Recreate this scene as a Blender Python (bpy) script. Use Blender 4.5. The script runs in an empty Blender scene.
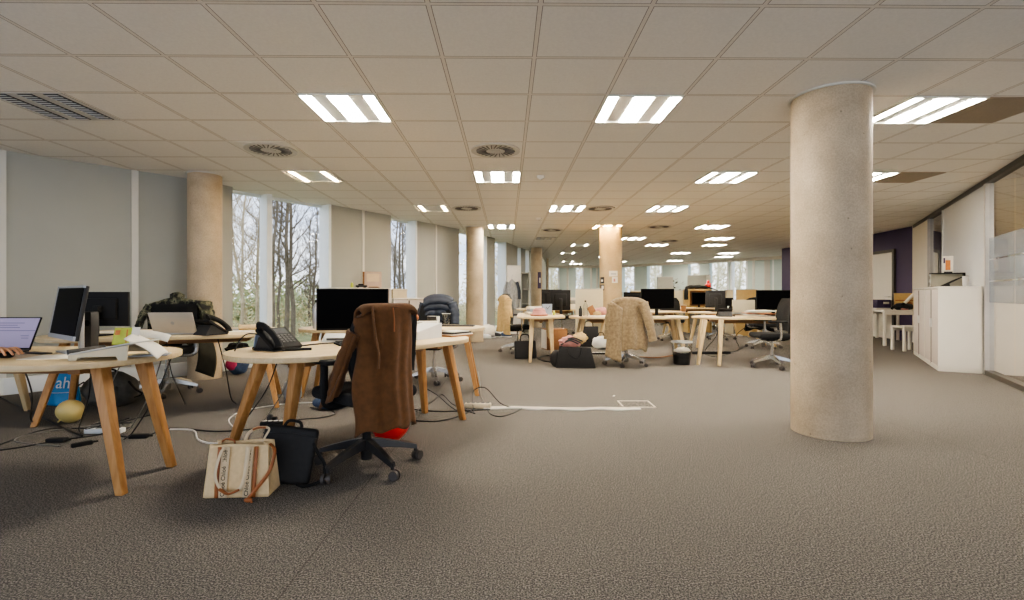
import bpy, bmesh, math, random
from mathutils import Vector, Matrix, Euler
C = bpy.context.scene.collection
PI = math.pi
R = math.radians
CAMZ = 1.077; CEIL = 2.627; F = 500.0; HZ = 294.5; DESK = 0.72

# ------------------------------------------------------------------ helpers
def fl(px, py, z=0.0):
    """point on the plane of height z seen at image position (used only to take measurements off the photograph)"""
    Y = F * (CAMZ - z) / (py - HZ)
    return Vector(((px - 512) / F * Y, Y, z))

def at(px, py, Y):
    return Vector(((px - 512) / F * Y, Y, CAMZ + (HZ - py) / F * Y))

def cl(px, py):
    Y = F * (CEIL - CAMZ) / (HZ - py)
    return Vector(((px - 512) / F * Y, Y))

def lin(c):
    f = lambda v: v / 12.92 if v <= 0.04045 else ((v + 0.055) / 1.055) ** 2.4
    return (f(c[0] / 255), f(c[1] / 255), f(c[2] / 255), 1.0)

def rotm(rot):
    return Euler(rot).to_matrix().to_4x4()

class MB:
    def __init__(s):
        s.bm = bmesh.new()
    def add(s, tmp, M=None):
        if M is not None:
            tmp.transform(M)
        me = bpy.data.meshes.new('tmp')
        tmp.to_mesh(me); tmp.free()
        s.bm.from_mesh(me)
        bpy.data.meshes.remove(me)
        return s
    def box(s, c, size, rot=(0, 0, 0), bev=0.0, seg=2):
        t = bmesh.new()
        bmesh.ops.create_cube(t, size=1)
        for v in t.verts:
            v.co = Vector((v.co.x * size[0], v.co.y * size[1], v.co.z * size[2]))
        if bev > 0:
            bmesh.ops.bevel(t, geom=list(t.edges), offset=min(bev, min(size) * 0.48), segments=seg, profile=0.5, affect='EDGES')
        return s.add(t, Matrix.Translation(c) @ rotm(rot))
    def taper(s, p0, p1, s0, s1, rz=0.0, bev=0.0):
        """four sided bar with a horizontal section s0 at p0 and s1 at p1"""
        t = bmesh.new(); cs, sn = math.cos(rz), math.sin(rz); vs = []
        for p, q in ((p0, s0), (p1, s1)):
            for sx, sy in ((-1, -1), (1, -1), (1, 1), (-1, 1)):
                x, y = sx * q[0] / 2, sy * q[1] / 2
                vs.append(t.verts.new((p[0] + cs * x - sn * y, p[1] + sn * x + cs * y, p[2])))
        for f in ((3, 2, 1, 0), (4, 5, 6, 7), (0, 1, 5, 4), (1, 2, 6, 5), (2, 3, 7, 6), (3, 0, 4, 7)):
            t.faces.new([vs[i] for i in f])
        bmesh.ops.recalc_face_normals(t, faces=t.faces)
        if bev:
            bmesh.ops.bevel(t, geom=list(t.edges), offset=bev, segments=2, profile=0.5, affect='EDGES')
        return s.add(t)
    def tube(s, pts, r, seg=8, flat=1.0, caps=True):
        pts = [Vector(p) for p in pts]
        n = len(pts); t = bmesh.new(); rings = []
        T = (pts[1] - pts[0]).normalized()
        N = T.orthogonal().normalized()
        if abs(T.z) < 0.9:
            N = Vector((0, 0, 1)).cross(T).normalized()
        for i, p in enumerate(pts):
            d = (pts[min(i + 1, n - 1)] - pts[max(i - 1, 0)])
            if d.length > 1e-9:
                d.normalize()
                q = T.rotation_difference(d); N = q @ N; T = d
            B = T.cross(N)
            rr = r(i / (n - 1)) if callable(r) else r
            rings.append([t.verts.new(p + N * (rr * math.cos(2 * PI * k / seg)) + B * (rr * flat * math.sin(2 * PI * k / seg))) for k in range(seg)])
        for a, b in zip(rings, rings[1:]):
            for k in range(seg):
                t.faces.new((a[k], a[(k + 1) % seg], b[(k + 1) % seg], b[k]))
        if caps:
            t.faces.new(rings[0][::-1]); t.faces.new(rings[-1])
        bmesh.ops.recalc_face_normals(t, faces=t.faces)
        return s.add(t)
    def cyl(s, p0, p1, r0, r1=None, seg=24):
        r1 = r0 if r1 is None else r1
        return s.tube([p0, p1], lambda u: r0 + (r1 - r0) * u, seg)
    def lathe(s, prof, c=(0, 0, 0), seg=32, M=None):
        t = bmesh.new(); rings = []
        for r, z in prof:
            if r < 1e-5:
                rings.append([t.verts.new((0, 0, z))])
            else:
                rings.append([t.verts.new((r * math.cos(2 * PI * k / seg), r * math.sin(2 * PI * k / seg), z)) for k in range(seg)])
        for a, b in zip(rings, rings[1:]):
            for k in range(seg):
                k2 = (k + 1) % seg
                if len(a) == 1 and len(b) == 1: continue
                if len(a) == 1: t.faces.new((a[0], b[k2], b[k]))
                elif len(b) == 1: t.faces.new((a[k], a[k2], b[0]))
                else: t.faces.new((a[k], a[k2], b[k2], b[k]))
        bmesh.ops.recalc_face_normals(t, faces=t.faces)
        MM = Matrix.Translation(c)
        if M is not None: MM = MM @ M
        return s.add(t, MM)
    def prism(s, out, z0, z1, bev=0.0, M=None):
        t = bmesh.new()
        a = [t.verts.new((p[0], p[1], z0)) for p in out]
        b = [t.verts.new((p[0], p[1], z1)) for p in out]
        n = len(out)
        t.faces.new(a[::-1]); top = t.faces.new(b)
        for k in range(n):
            t.faces.new((a[k], a[(k + 1) % n], b[(k + 1) % n], b[k]))
        bmesh.ops.recalc_face_normals(t, faces=t.faces)
        if bev:
            ed = [e for e in t.edges if abs(e.verts[0].co.z - e.verts[1].co.z) < 1e-6]
            bmesh.ops.bevel(t, geom=ed, offset=bev, segments=2, profile=0.5, affect='EDGES')
        return s.add(t, M)
    def ell(s, c, rad, rot=(0, 0, 0), u=20, v=12, fn=None):
        t = bmesh.new()
        bmesh.ops.create_uvsphere(t, u_segments=u, v_segments=v, radius=1)
        for w in t.verts:
            k = fn(w.co) if fn else 1.0
            w.co = Vector((w.co.x * rad[0], w.co.y * rad[1], w.co.z * rad[2])) * k
        return s.add(t, Matrix.Translation(c) @ rotm(rot))
    def sheet(s, fn, nu, nv, M=None):
        t = bmesh.new()
        g = [[t.verts.new(fn(-1 + 2 * i / nu, j / nv)) for i in range(nu + 1)] for j in range(nv + 1)]
        for j in range(nv):
            for i in range(nu):
                t.faces.new((g[j][i], g[j][i + 1], g[j + 1][i + 1], g[j + 1][i]))
        return s.add(t, M)
    def tri(s, a, b, c):
        s.bm.faces.new([s.bm.verts.new(p) for p in (a, b, c)])
    def quad(s, a, b, c, d):
        s.bm.faces.new([s.bm.verts.new(p) for p in (a, b, c, d)])
        return s
    def build(s, name, m, parent=None, smooth=True, solid=0.0, sub=0, remesh=0.0):
        me = bpy.data.meshes.new(name)
        s.bm.to_mesh(me); s.bm.free()
        if smooth:
            for p in me.polygons: p.use_smooth = True
            if not remesh:
                me.set_sharp_from_angle(angle=R(38))
        me.materials.append(m)
        o = bpy.data.objects.new(name, me); C.objects.link(o)
        if parent is not None: o.parent = parent
        if remesh:
            d = o.modifiers.new('join', 'REMESH'); d.mode = 'VOXEL'; d.voxel_size = remesh; d.use_smooth_shade = True
            e = o.modifiers.new('soft', 'SMOOTH'); e.factor = 0.5; e.iterations = 4
        if solid:
            d = o.modifiers.new('thick', 'SOLIDIFY'); d.thickness = solid; d.offset = 0
        if sub:
            d = o.modifiers.new('sub', 'SUBSURF'); d.levels = sub; d.render_levels = sub
        return o

LABELS = {}
def tag(o, label, cat, group=None, kind=None):
    o['label'] = label; o['category'] = cat
    if group: o['group'] = group
    if kind: o['kind'] = kind
    LABELS.setdefault(label, []).append(o.name)
    return o

def thing(name, label, cat, loc=(0, 0, 0), rz=0.0, group=None):
    o = bpy.data.objects.new(name, None); C.objects.link(o)
    o.empty_display_size = 0.1
    o.location = loc; o.rotation_euler = (0, 0, rz)
    return tag(o, label, cat, group)

def struct(o):
    o['kind'] = 'structure'
    return o

def copy_tree(o, parent=None):
    c = o.copy(); C.objects.link(c)
    if parent is not None: c.parent = parent
    for ch in list(o.children): copy_tree(ch, c)
    return c

def clone(o, loc, rz, label, group=None):
    c = copy_tree(o)
    c.location = loc; c.rotation_euler = (0, 0, rz)
    c['label'] = label; LABELS.setdefault(label, []).append(c.name)
    if group: c['group'] = group
    return c

def smoothpath(pts, n=8):
    pts = [Vector(p) for p in pts]; out = []
    P = [pts[0]] + pts + [pts[-1]]
    for i in range(1, len(P) - 2):
        a, b, c, d = P[i - 1], P[i], P[i + 1], P[i + 2]
        for k in range(n):
            t = k / n
            out.append(0.5 * ((2 * b) + (c - a) * t + (2 * a - 5 * b + 4 * c - d) * t * t + (3 * b - a - 3 * c + d) * t ** 3))
    out.append(pts[-1])
    return out

# ------------------------------------------------------------------ materials
def base_mat(name):
    m = bpy.data.materials.new(name); m.use_nodes = True
    nt = m.node_tree
    b = nt.nodes['Principled BSDF']
    return m, nt, b

def mat(name, rgb, rough=0.6, metal=0.0, var=0.10, scale=12.0, bump=0.0, bscale=None, stretch=None, spec=0.5, coat=0.0, sheen=0.0):
    m, nt, b = base_mat(name)
    N, L = nt.nodes, nt.links
    tc = N.new('ShaderNodeTexCoord'); src = tc.outputs['Object']
    if stretch:
        mp = N.new('ShaderNodeMapping'); mp.inputs['Scale'].default_value = stretch
        L.new(src, mp.inputs['Vector']); src = mp.outputs['Vector']
    nz = N.new('ShaderNodeTexNoise'); nz.inputs['Scale'].default_value = scale; nz.inputs['Detail'].default_value = 4
    L.new(src, nz.inputs['Vector'])
    c = lin(rgb)
    rp = N.new('ShaderNodeValToRGB')
    rp.color_ramp.elements[0].position = 0.3; rp.color_ramp.elements[1].position = 0.7
    rp.color_ramp.elements[0].color = tuple(max(0, v * (1 - var)) for v in c[:3]) + (1,)
    rp.color_ramp.elements[1].color = tuple(min(1, v * (1 + var)) for v in c[:3]) + (1,)
    L.new(nz.outputs['Fac'], rp.inputs['Fac']); L.new(rp.outputs['Color'], b.inputs['Base Color'])
    b.inputs['Roughness'].default_value = rough; b.inputs['Metallic'].default_value = metal
    b.inputs['Specular IOR Level'].default_value = spec
    if coat: b.inputs['Coat Weight'].default_value = coat
    if sheen: b.inputs['Sheen Weight'].default_value = sheen
    if bump:
        n2 = N.new('ShaderNodeTexNoise'); n2.inputs['Scale'].default_value = bscale or scale * 6; n2.inputs['Detail'].default_value = 3
        L.new(src, n2.inputs['Vector'])
        bp = N.new('ShaderNodeBump'); bp.inputs['Strength'].default_value = bump; bp.inputs['Distance'].default_value = 0.01
        L.new(n2.outputs['Fac'], bp.inputs['Height']); L.new(bp.outputs['Normal'], b.inputs['Normal'])
    return m

def wood_mat(name, a, bcol, axis, rough=0.45):
    m, nt, b = base_mat(name); N, L = nt.nodes, nt.links
    tc = N.new('ShaderNodeTexCoord'); mp = N.new('ShaderNodeMapping')
    sc = [38, 38, 38]; sc[axis] = 2.0
    mp.inputs['Scale'].default_value = sc
    L.new(tc.outputs['Object'], mp.inputs['Vector'])
    nz = N.new('ShaderNodeTexNoise'); nz.inputs['Scale'].default_value = 1.0; nz.inputs['Detail'].default_value = 5; nz.inputs['Distortion'].default_value = 0.6
    L.new(mp.outputs['Vector'], nz.inputs['Vector'])
    rp = N.new('ShaderNodeValToRGB')
    rp.color_ramp.elements[0].position = 0.32; rp.color_ramp.elements[1].position = 0.68
    rp.color_ramp.elements[0].color = lin(bcol); rp.color_ramp.elements[1].color = lin(a)
    L.new(nz.outputs['Fac'], rp.inputs['Fac']); L.new(rp.outputs['Color'], b.inputs['Base Color'])
    b.inputs['Roughness'].default_value = rough
    return m

def emis(name, rgb, strength):
    m, nt, b = base_mat(name)
    b.inputs['Base Color'].default_value = lin(rgb)
    b.inputs['Emission Color'].default_value = lin(rgb)
    b.inputs['Emission Strength'].default_value = strength
    return m

def glass_mat(name, tint=(1, 1, 1), gl=0.08, rough=0.0, refl=0.8):
    m = bpy.data.materials.new(name); m.use_nodes = True
    nt = m.node_tree; N, L = nt.nodes, nt.links
    N.remove(N['Principled BSDF'])
    tr = N.new('ShaderNodeBsdfTransparent'); tr.inputs['Color'].default_value = tuple(tint) + (1,)
    g = N.new('ShaderNodeBsdfGlossy'); g.inputs['Roughness'].default_value = rough
    fr = N.new('ShaderNodeFresnel'); fr.inputs['IOR'].default_value = 1.35
    mu = N.new('ShaderNodeMath'); mu.operation = 'MULTIPLY_ADD'; mu.inputs[1].default_value = refl; mu.inputs[2].default_value = gl * 0.2
    L.new(fr.outputs['Fac'], mu.inputs[0])
    mx = N.new('ShaderNodeMixShader')
    L.new(mu.outputs[0], mx.inputs['Fac']); L.new(tr.outputs[0], mx.inputs[1]); L.new(g.outputs[0], mx.inputs[2])
    L.new(mx.outputs[0], N['Material Output'].inputs['Surface'])
    return m

def frost_mat(name, rgb, thru=0.35):
    m = bpy.data.materials.new(name); m.use_nodes = True
    nt = m.node_tree; N, L = nt.nodes, nt.links
    b = N['Principled BSDF']
    b.inputs['Base Color'].default_value = lin(rgb); b.inputs['Roughness'].default_value = 0.25
    tr = N.new('ShaderNodeBsdfTransparent')
    mx = N.new('ShaderNodeMixShader'); mx.inputs['Fac'].default_value = thru
    L.new(b.outputs[0], mx.inputs[1]); L.new(tr.outputs[0], mx.inputs[2])
    L.new(mx.outputs[0], N['Material Output'].inputs['Surface'])
    return m

def carpet_mat():
    m, nt, b = base_mat('carpet'); N, L = nt.nodes, nt.links
    tc = N.new('ShaderNodeTexCoord')
    n1 = N.new('ShaderNodeTexNoise'); n1.inputs['Scale'].default_value = 150; n1.inputs['Detail'].default_value = 3; n1.inputs['Roughness'].default_value = 0.7
    n2 = N.new('ShaderNodeTexNoise'); n2.inputs['Scale'].default_value = 0.8; n2.inputs['Detail'].default_value = 3
    for n in (n1, n2): L.new(tc.outputs['Object'], n.inputs['Vector'])
    rp = N.new('ShaderNodeValToRGB')
    e = rp.color_ramp.elements
    e[0].position = 0.38; e[0].color = lin((60, 59, 58)); e[1].position = 0.62; e[1].color = lin((160, 153, 144))
    k = e.new(0.5); k.color = lin((106, 102, 96))
    L.new(n1.outputs['Fac'], rp.inputs['Fac'])
    mul = N.new('ShaderNodeMix'); mul.data_type = 'RGBA'; mul.blend_type = 'MULTIPLY'; mul.inputs['Factor'].default_value = 1.0
    r2 = N.new('ShaderNodeValToRGB'); r2.color_ramp.elements[0].color = (0.86, 0.86, 0.86, 1); r2.color_ramp.elements[1].color = (1.06, 1.06, 1.06, 1)
    L.new(n2.outputs['Fac'], r2.inputs['Fac'])
    L.new(rp.outputs['Color'], mul.inputs['A']); L.new(r2.outputs['Color'], mul.inputs['B'])
    n3 = N.new('ShaderNodeTexNoise'); n3.inputs['Scale'].default_value = 34; n3.inputs['Detail'].default_value = 4; n3.inputs['Roughness'].default_value = 0.75
    L.new(tc.outputs['Object'], n3.inputs['Vector'])
    r3 = N.new('ShaderNodeValToRGB'); r3.color_ramp.elements[0].position = 0.36; r3.color_ramp.elements[0].color = (0.86, 0.86, 0.87, 1); r3.color_ramp.elements[1].position = 0.64; r3.color_ramp.elements[1].color = (1.08, 1.08, 1.07, 1)
    L.new(n3.outputs['Fac'], r3.inputs['Fac'])
    mu3 = N.new('ShaderNodeMix'); mu3.data_type = 'RGBA'; mu3.blend_type = 'MULTIPLY'; mu3.inputs['Factor'].default_value = 1.0
    L.new(mul.outputs['Result'], mu3.inputs['A']); L.new(r3.outputs['Color'], mu3.inputs['B'])
    mul = mu3
    # seams between carpet widths
    sx = N.new('ShaderNodeSeparateXYZ'); L.new(tc.outputs['Object'], sx.inputs[0])
    ad = N.new('ShaderNodeMath'); ad.operation = 'ADD'; ad.inputs[1].default_value = 40.83
    L.new(sx.outputs['X'], ad.inputs[0])
    md = N.new('ShaderNodeMath'); md.operation = 'MODULO'; md.inputs[1].default_value = 4.0
    L.new(ad.outputs[0], md.inputs[0])
    lt = N.new('ShaderNodeMath'); lt.operation = 'LESS_THAN'; lt.inputs[1].default_value = 0.007
    L.new(md.outputs[0], lt.inputs[0])
    sm = N.new('ShaderNodeMix'); sm.data_type = 'RGBA'
    fc = N.new('ShaderNodeMath'); fc.operation = 'MULTIPLY'; fc.inputs[1].default_value = 0.45
    L.new(lt.outputs[0], fc.inputs[0]); L.new(fc.outputs[0], sm.inputs['Factor'])
    L.new(mul.outputs['Result'], sm.inputs['A']); sm.inputs['B'].default_value = lin((60, 55, 50))
    L.new(sm.outputs['Result'], b.inputs['Base Color'])
    b.inputs['Roughness'].default_value = 0.95; b.inputs['Specular IOR Level'].default_value = 0.15
    bp = N.new('ShaderNodeBump'); bp.inputs['Strength'].default_value = 0.12; bp.inputs['Distance'].default_value = 0.01
    L.new(n1.outputs['Fac'], bp.inputs['Height']); L.new(bp.outputs['Normal'], b.inputs['Normal'])
    return m

GRID_ROT = R(0.6); GX0 = -1.62; GY0 = 3.87
def ceiling_mat():
    m, nt, b = base_mat('ceiling_tiles'); N, L = nt.nodes, nt.links
    tc = N.new('ShaderNodeTexCoord'); mp = N.new('ShaderNodeMapping')
    mp.inputs['Rotation'].default_value = (0, 0, -GRID_ROT)
    L.new(tc.outputs['Object'], mp.inputs['Vector'])
    sx = N.new('ShaderNodeSeparateXYZ'); L.new(mp.outputs['Vector'], sx.inputs[0])
    outs = []; hi = []
    for ax, off in (('X', GX0), ('Y', GY0)):
        a = N.new('ShaderNodeMath'); a.operation = 'ADD'; a.inputs[1].default_value = 60.0 - off
        L.new(sx.outputs[ax], a.inputs[0])
        w = N.new('ShaderNodeMath'); w.operation = 'PINGPONG'; w.inputs[1].default_value = 0.3
        L.new(a.outputs[0], w.inputs[0])
        outs.append(w)
    mn = N.new('ShaderNodeMath'); mn.operation = 'MINIMUM'
    L.new(outs[0].outputs[0], mn.inputs[0]); L.new(outs[1].outputs[0], mn.inputs[1])
    rp = N.new('ShaderNodeValToRGB'); rp.color_ramp.interpolation = 'CONSTANT'
    e = rp.color_ramp.elements
    e[0].position = 0.0; e[0].color = lin((224, 218, 208)); e[1].position = 0.0085; e[1].color = lin((126, 120, 112))
    k = e.new(0.0132); k.color = lin((232, 229, 222))
    L.new(mn.outputs[0], rp.inputs['Fac'])
    nz = N.new('ShaderNodeTexNoise'); nz.inputs['Scale'].default_value = 60; nz.inputs['Detail'].default_value = 4
    L.new(tc.outputs['Object'], nz.inputs['Vector'])
    r2 = N.new('ShaderNodeValToRGB'); r2.color_ramp.elements[0].position = 0.3; r2.color_ramp.elements[0].color = (0.93, 0.93, 0.93, 1)
    r2.color_ramp.elements[1].position = 0.7; r2.color_ramp.elements[1].color = (1, 1, 1, 1)
    L.new(nz.outputs['Fac'], r2.inputs['Fac'])
    mul = N.new('ShaderNodeMix'); mul.data_type = 'RGBA'; mul.blend_type = 'MULTIPLY'; mul.inputs['Factor'].default_value = 1.0
    L.new(rp.outputs['Color'], mul.inputs['A']); L.new(r2.outputs['Color'], mul.inputs['B'])
    L.new(mul.outputs['Result'], b.inputs['Base Color'])
    b.inputs['Roughness'].default_value = 0.8; b.inputs['Specular IOR Level'].default_value = 0.25
    return m

def concrete_mat(lo=(172, 154, 128), hi=(204, 186, 158)):
    m, nt, b = base_mat('concrete'); N, L = nt.nodes, nt.links
    tc = N.new('ShaderNodeTexCoord')
    n1 = N.new('ShaderNodeTexNoise'); n1.inputs['Scale'].default_value = 3.0; n1.inputs['Detail'].default_value = 8
    n2 = N.new('ShaderNodeTexNoise'); n2.inputs['Scale'].default_value = 90; n2.inputs['Detail'].default_value = 3
    vo = N.new('ShaderNodeTexVoronoi'); vo.inputs['Scale'].default_value = 9
    for n in (n1, n2, vo): L.new(tc.outputs['Object'], n.inputs['Vector'])
    rp = N.new('ShaderNodeValToRGB'); e = rp.color_ramp.elements
    e[0].position = 0.3; e[0].color = lin(lo); e[1].position = 0.72; e[1].color = lin(hi)
    L.new(n1.outputs['Fac'], rp.inputs['Fac'])
    r2 = N.new('ShaderNodeValToRGB'); r2.color_ramp.elements[0].position = 0.3; r2.color_ramp.elements[0].color = (0.84, 0.84, 0.84, 1)
    r2.color_ramp.elements[1].position = 0.65; r2.color_ramp.elements[1].color = (1.05, 1.05, 1.05, 1)
    L.new(n2.outputs['Fac'], r2.inputs['Fac'])
    mul = N.new('ShaderNodeMix'); mul.data_type = 'RGBA'; mul.blend_type = 'MULTIPLY'; mul.inputs['Factor'].default_value = 1.0
    L.new(rp.outputs['Color'], mul.inputs['A']); L.new(r2.outputs['Color'], mul.inputs['B'])
    r3 = N.new('ShaderNodeValToRGB'); r3.color_ramp.elements[0].position = 0.045; r3.color_ramp.elements[0].color = (0.45, 0.45, 0.45, 1)
    r3.color_ramp.elements[1].position = 0.07; r3.color_ramp.elements[1].color = (1, 1, 1, 1)
    L.new(vo.outputs['Distance'], r3.inputs['Fac'])
    m2 = N.new('ShaderNodeMix'); m2.data_type = 'RGBA'; m2.blend_type = 'MULTIPLY'; m2.inputs['Factor'].default_value = 0.8
    L.new(mul.outputs['Result'], m2.inputs['A']); L.new(r3.outputs['Color'], m2.inputs['B'])
    L.new(m2.outputs['Result'], b.inputs['Base Color'])
    b.inputs['Roughness'].default_value = 0.62
    bp = N.new('ShaderNodeBump'); bp.inputs['Strength'].default_value = 0.15; bp.inputs['Distance'].default_value = 0.01
    L.new(n2.outputs['Fac'], bp.inputs['Height']); L.new(bp.outputs['Normal'], b.inputs['Normal'])
    return m

def camo_mat():
    m, nt, b = base_mat('camouflage'); N, L = nt.nodes, nt.links
    tc = N.new('ShaderNodeTexCoord')
    nz = N.new('ShaderNodeTexNoise'); nz.inputs['Scale'].default_value = 14; nz.inputs['Detail'].default_value = 2
    L.new(tc.outputs['Object'], nz.inputs['Vector'])
    rp = N.new('ShaderNodeValToRGB'); rp.color_ramp.interpolation = 'CONSTANT'; e = rp.color_ramp.elements
    e[0].position = 0; e[0].color = lin((38, 38, 34)); e[1].position = 0.45; e[1].color = lin((78, 80, 62))
    k = e.new(0.54); k.color = lin((120, 118, 96)); k = e.new(0.61); k.color = lin((52, 52, 44))
    L.new(nz.outputs['Fac'], rp.inputs['Fac']); L.new(rp.outputs['Color'], b.inputs['Base Color'])
    b.inputs['Roughness'].default_value = 0.9
    return m

def louvre_mat(name, rgb, strength, dark):
    """fluorescent strip behind a cross louvre: bright cells with thin darker blades"""
    m, nt, b = base_mat(name); N, L = nt.nodes, nt.links
    tc = N.new('ShaderNodeTexCoord'); sx = N.new('ShaderNodeSeparateXYZ')
    L.new(tc.outputs['Object'], sx.inputs[0])
    a = N.new('ShaderNodeMath'); a.operation = 'ADD'; a.inputs[1].default_value = 30.0
    L.new(sx.outputs['Y'], a.inputs[0])
    md = N.new('ShaderNodeMath'); md.operation = 'MODULO'; md.inputs[1].default_value = 0.05
    L.new(a.outputs[0], md.inputs[0])
    lt = N.new('ShaderNodeMath'); lt.operation = 'GREATER_THAN'; lt.inputs[1].default_value = 0.010
    L.new(md.outputs[0], lt.inputs[0])
    ma = N.new('ShaderNodeMath'); ma.operation = 'MULTIPLY_ADD'; ma.inputs[1].default_value = strength * (1 - dark); ma.inputs[2].default_value = strength * dark
    L.new(lt.outputs[0], ma.inputs[0]); L.new(ma.outputs[0], b.inputs['Emission Strength'])
    b.inputs['Base Color'].default_value = lin((150, 150, 145)); b.inputs['Emission Color'].default_value = lin(rgb)
    return m

K = {}
K['carpet'] = carpet_mat(); K['ceiling'] = ceiling_mat(); K['concrete'] = concrete_mat(); K['camo'] = camo_mat()
K['wall'] = mat('wall_panel', (168, 169, 160), 0.55, var=0.03, scale=2)
K['wallback'] = mat('wall_panel_far', (196, 210, 205), 0.55, var=0.03, scale=2)
K['batten'] = mat('batten', (214, 212, 202), 0.5, var=0.02)
K['jamb'] = mat('window_jamb', (236, 238, 236), 0.45, var=0.02)
K['white'] = mat('white_laminate', (226, 220, 208), 0.4, var=0.02, scale=4)
K['whitewall'] = mat('white_wall', (224, 216, 200), 0.6, var=0.02, scale=3)
K['purple'] = mat('purple_paint', (70, 56, 88), 0.6, var=0.05, scale=3)
K['track'] = mat('dark_track', (86, 80, 74), 0.4, 0.4, var=0.04)
K['alu'] = mat('aluminium', (196, 192, 184), 0.35, 0.5, var=0.04)
K['panelglass'] = mat('back_painted_glass', (232, 234, 234), 0.2, var=0.01, coat=0.3)
K['glass'] = glass_mat('clear_glass', (0.97, 0.98, 0.98), 0.0, refl=0.25)
K['glassin'] = glass_mat('partition_glass', (0.95, 0.95, 0.92), 0.10)
K['frost'] = frost_mat('frosted_film', (118, 126, 138), 0.45)
K['topwood'] = wood_mat('birch_top', (218, 196, 154), (204, 178, 134), 0)
K['legwood'] = wood_mat('oak_leg', (196, 148, 92), (172, 122, 70), 2)
K['palewood'] = wood_mat('pale_leg', (214, 190, 146), (194, 166, 120), 2)
K['railwood'] = wood_mat('oak_rail', (160, 118, 74), (132, 94, 56), 0)
K['black'] = mat('black_plastic', (28, 27, 26), 0.7, var=0.1, spec=0.3)
K['screen'] = mat('black_screen', (3, 3, 4), 0.5, var=0.0, spec=0.06)
K['dark'] = mat('dark_plastic', (44, 43, 43), 0.5, var=0.1)
K['chairfab'] = mat('black_fabric', (34, 33, 33), 0.95, var=0.2, scale=60, bump=0.2)
K['greymesh'] = mat('grey_mesh', (78, 80, 82), 0.85, var=0.15, scale=90)
K['chrome'] = mat('polished_base', (200, 198, 192), 0.22, 0.85, var=0.03)
K['basegrey'] = mat('dark_grey_base', (58, 56, 55), 0.4, 0.3, var=0.05)
K['caster'] = mat('caster_wheel', (74, 68, 64), 0.5, var=0.1)
K['silver'] = mat('silver_plastic', (178, 180, 182), 0.35, 0.5, var=0.03)
K['lapsilver'] = mat('laptop_lid', (206, 200, 188), 0.35, 0.3, var=0.03)
K['brown'] = mat('brown_coat', (100, 66, 34), 0.92, var=0.18, scale=25, bump=0.25, bscale=260, sheen=0.05)
K['teddy'] = mat('beige_teddy', (146, 126, 96), 1.0, var=0.22, scale=30, bump=0.9, bscale=120, sheen=0.2)
K['cream'] = mat('cream_jacket', (210, 180, 126), 0.95, var=0.12, scale=25, bump=0.4, bscale=120)
K['navy'] = mat('navy_puffer', (50, 57, 70), 0.5, var=0.15, scale=14)
K['navyin'] = mat('navy_lining', (24, 26, 32), 0.6, var=0.1)
K['blackcoat'] = mat('black_coat', (20, 19, 19), 0.9, var=0.2)
K['olive'] = mat('olive_lining', (48, 46, 36), 0.9, var=0.2)
K['canvas'] = mat('canvas', (226, 198, 152), 0.9, var=0.07, scale=40, bump=0.25, bscale=300)
K['tape'] = mat('canvas_tape', (222, 200, 164), 0.9, var=0.05)
K['leather'] = mat('tan_leather', (160, 96, 52), 0.5, var=0.1)
K['ink'] = mat('black_ink', (28, 24, 22), 0.7, var=0.0)
K['bagblack'] = mat('black_bag', (33, 31, 30), 0.7, var=0.2, scale=40, bump=0.2)
K['baggrey'] = mat('grey_bag', (84, 80, 72), 0.75, var=0.2, scale=20, bump=0.2)
K['bagblue'] = mat('blue_plastic', (36, 140, 200), 0.35, var=0.15, scale=8, bump=0.3, bscale=20)
K['whiteplast'] = mat('white_plastic', (226, 226, 222), 0.4, var=0.04)
K['balloon'] = mat('yellow_latex', (206, 186, 120), 0.35, var=0.08, scale=4)
K['red'] = mat('red_latex', (226, 52, 50), 0.3, var=0.06, scale=4)
K['pink'] = mat('pink_fabric', (196, 140, 132), 0.8, var=0.12)
K['magenta'] = mat('magenta_fabric', (170, 50, 90), 0.8, var=0.2)
K['denim'] = mat('denim', (62, 78, 104), 0.9, var=0.2, scale=40)
K['paper'] = mat('paper', (232, 226, 212), 0.8, var=0.02)
K['bluepaper'] = mat('blue_paper', (148, 160, 178), 0.7, var=0.03)
K['lime'] = mat('lime_paper', (196, 204, 84), 0.7, var=0.08, scale=30)
K['orange'] = mat('orange_print', (206, 130, 70), 0.7, var=0.1)
K['card'] = mat('cardboard', (150, 106, 68), 0.85, var=0.08, scale=20)
K['beigeplast'] = mat('beige_plastic', (206, 192, 162), 0.55, var=0.04)
K['skin'] = mat('skin', (224, 166, 126), 0.5, var=0.06, scale=30)
K['sleeve'] = mat('grey_sleeve', (70, 68, 70), 0.9, var=0.12, scale=40)
K['cablek'] = mat('black_cable', (26, 25, 25), 0.5, var=0.05)
K['cableg'] = mat('grey_cable', (120, 116, 108), 0.5, var=0.05)
K['cablew'] = mat('white_cable', (224, 220, 212), 0.5, var=0.03)
K['lavender'] = emis('lavender_page', (150, 138, 166), 0.16)
K['pagegrey'] = emis('page_text', (90, 84, 110), 0.12)
K['screenfelt'] = mat('beige_felt_screen', (206, 196, 168), 0.9, var=0.05, scale=60)
K['greyfelt'] = mat('grey_felt_screen', (168, 168, 158), 0.9, var=0.05, scale=60)
K['tan'] = mat('tan_board', (198, 168, 112), 0.7, var=0.06)
K['grille'] = mat('grey_grille', (192, 190, 184), 0.5, var=0.05)
K['slot'] = mat('dark_slot', (58, 56, 54), 0.6, var=0.05)
K['darktile'] = mat('grey_return_tile', (150, 138, 122), 0.8, var=0.05, scale=80)
K['fixture'] = mat('fixture_panel', (205, 205, 200), 0.3, 0.3, var=0.03)
K['lightw'] = louvre_mat('lit_louvre', (255, 244, 226), 46.0, 0.04)
K['lightd'] = louvre_mat('lit_slot', (255, 222, 170), 26.0, 0.8)
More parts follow.
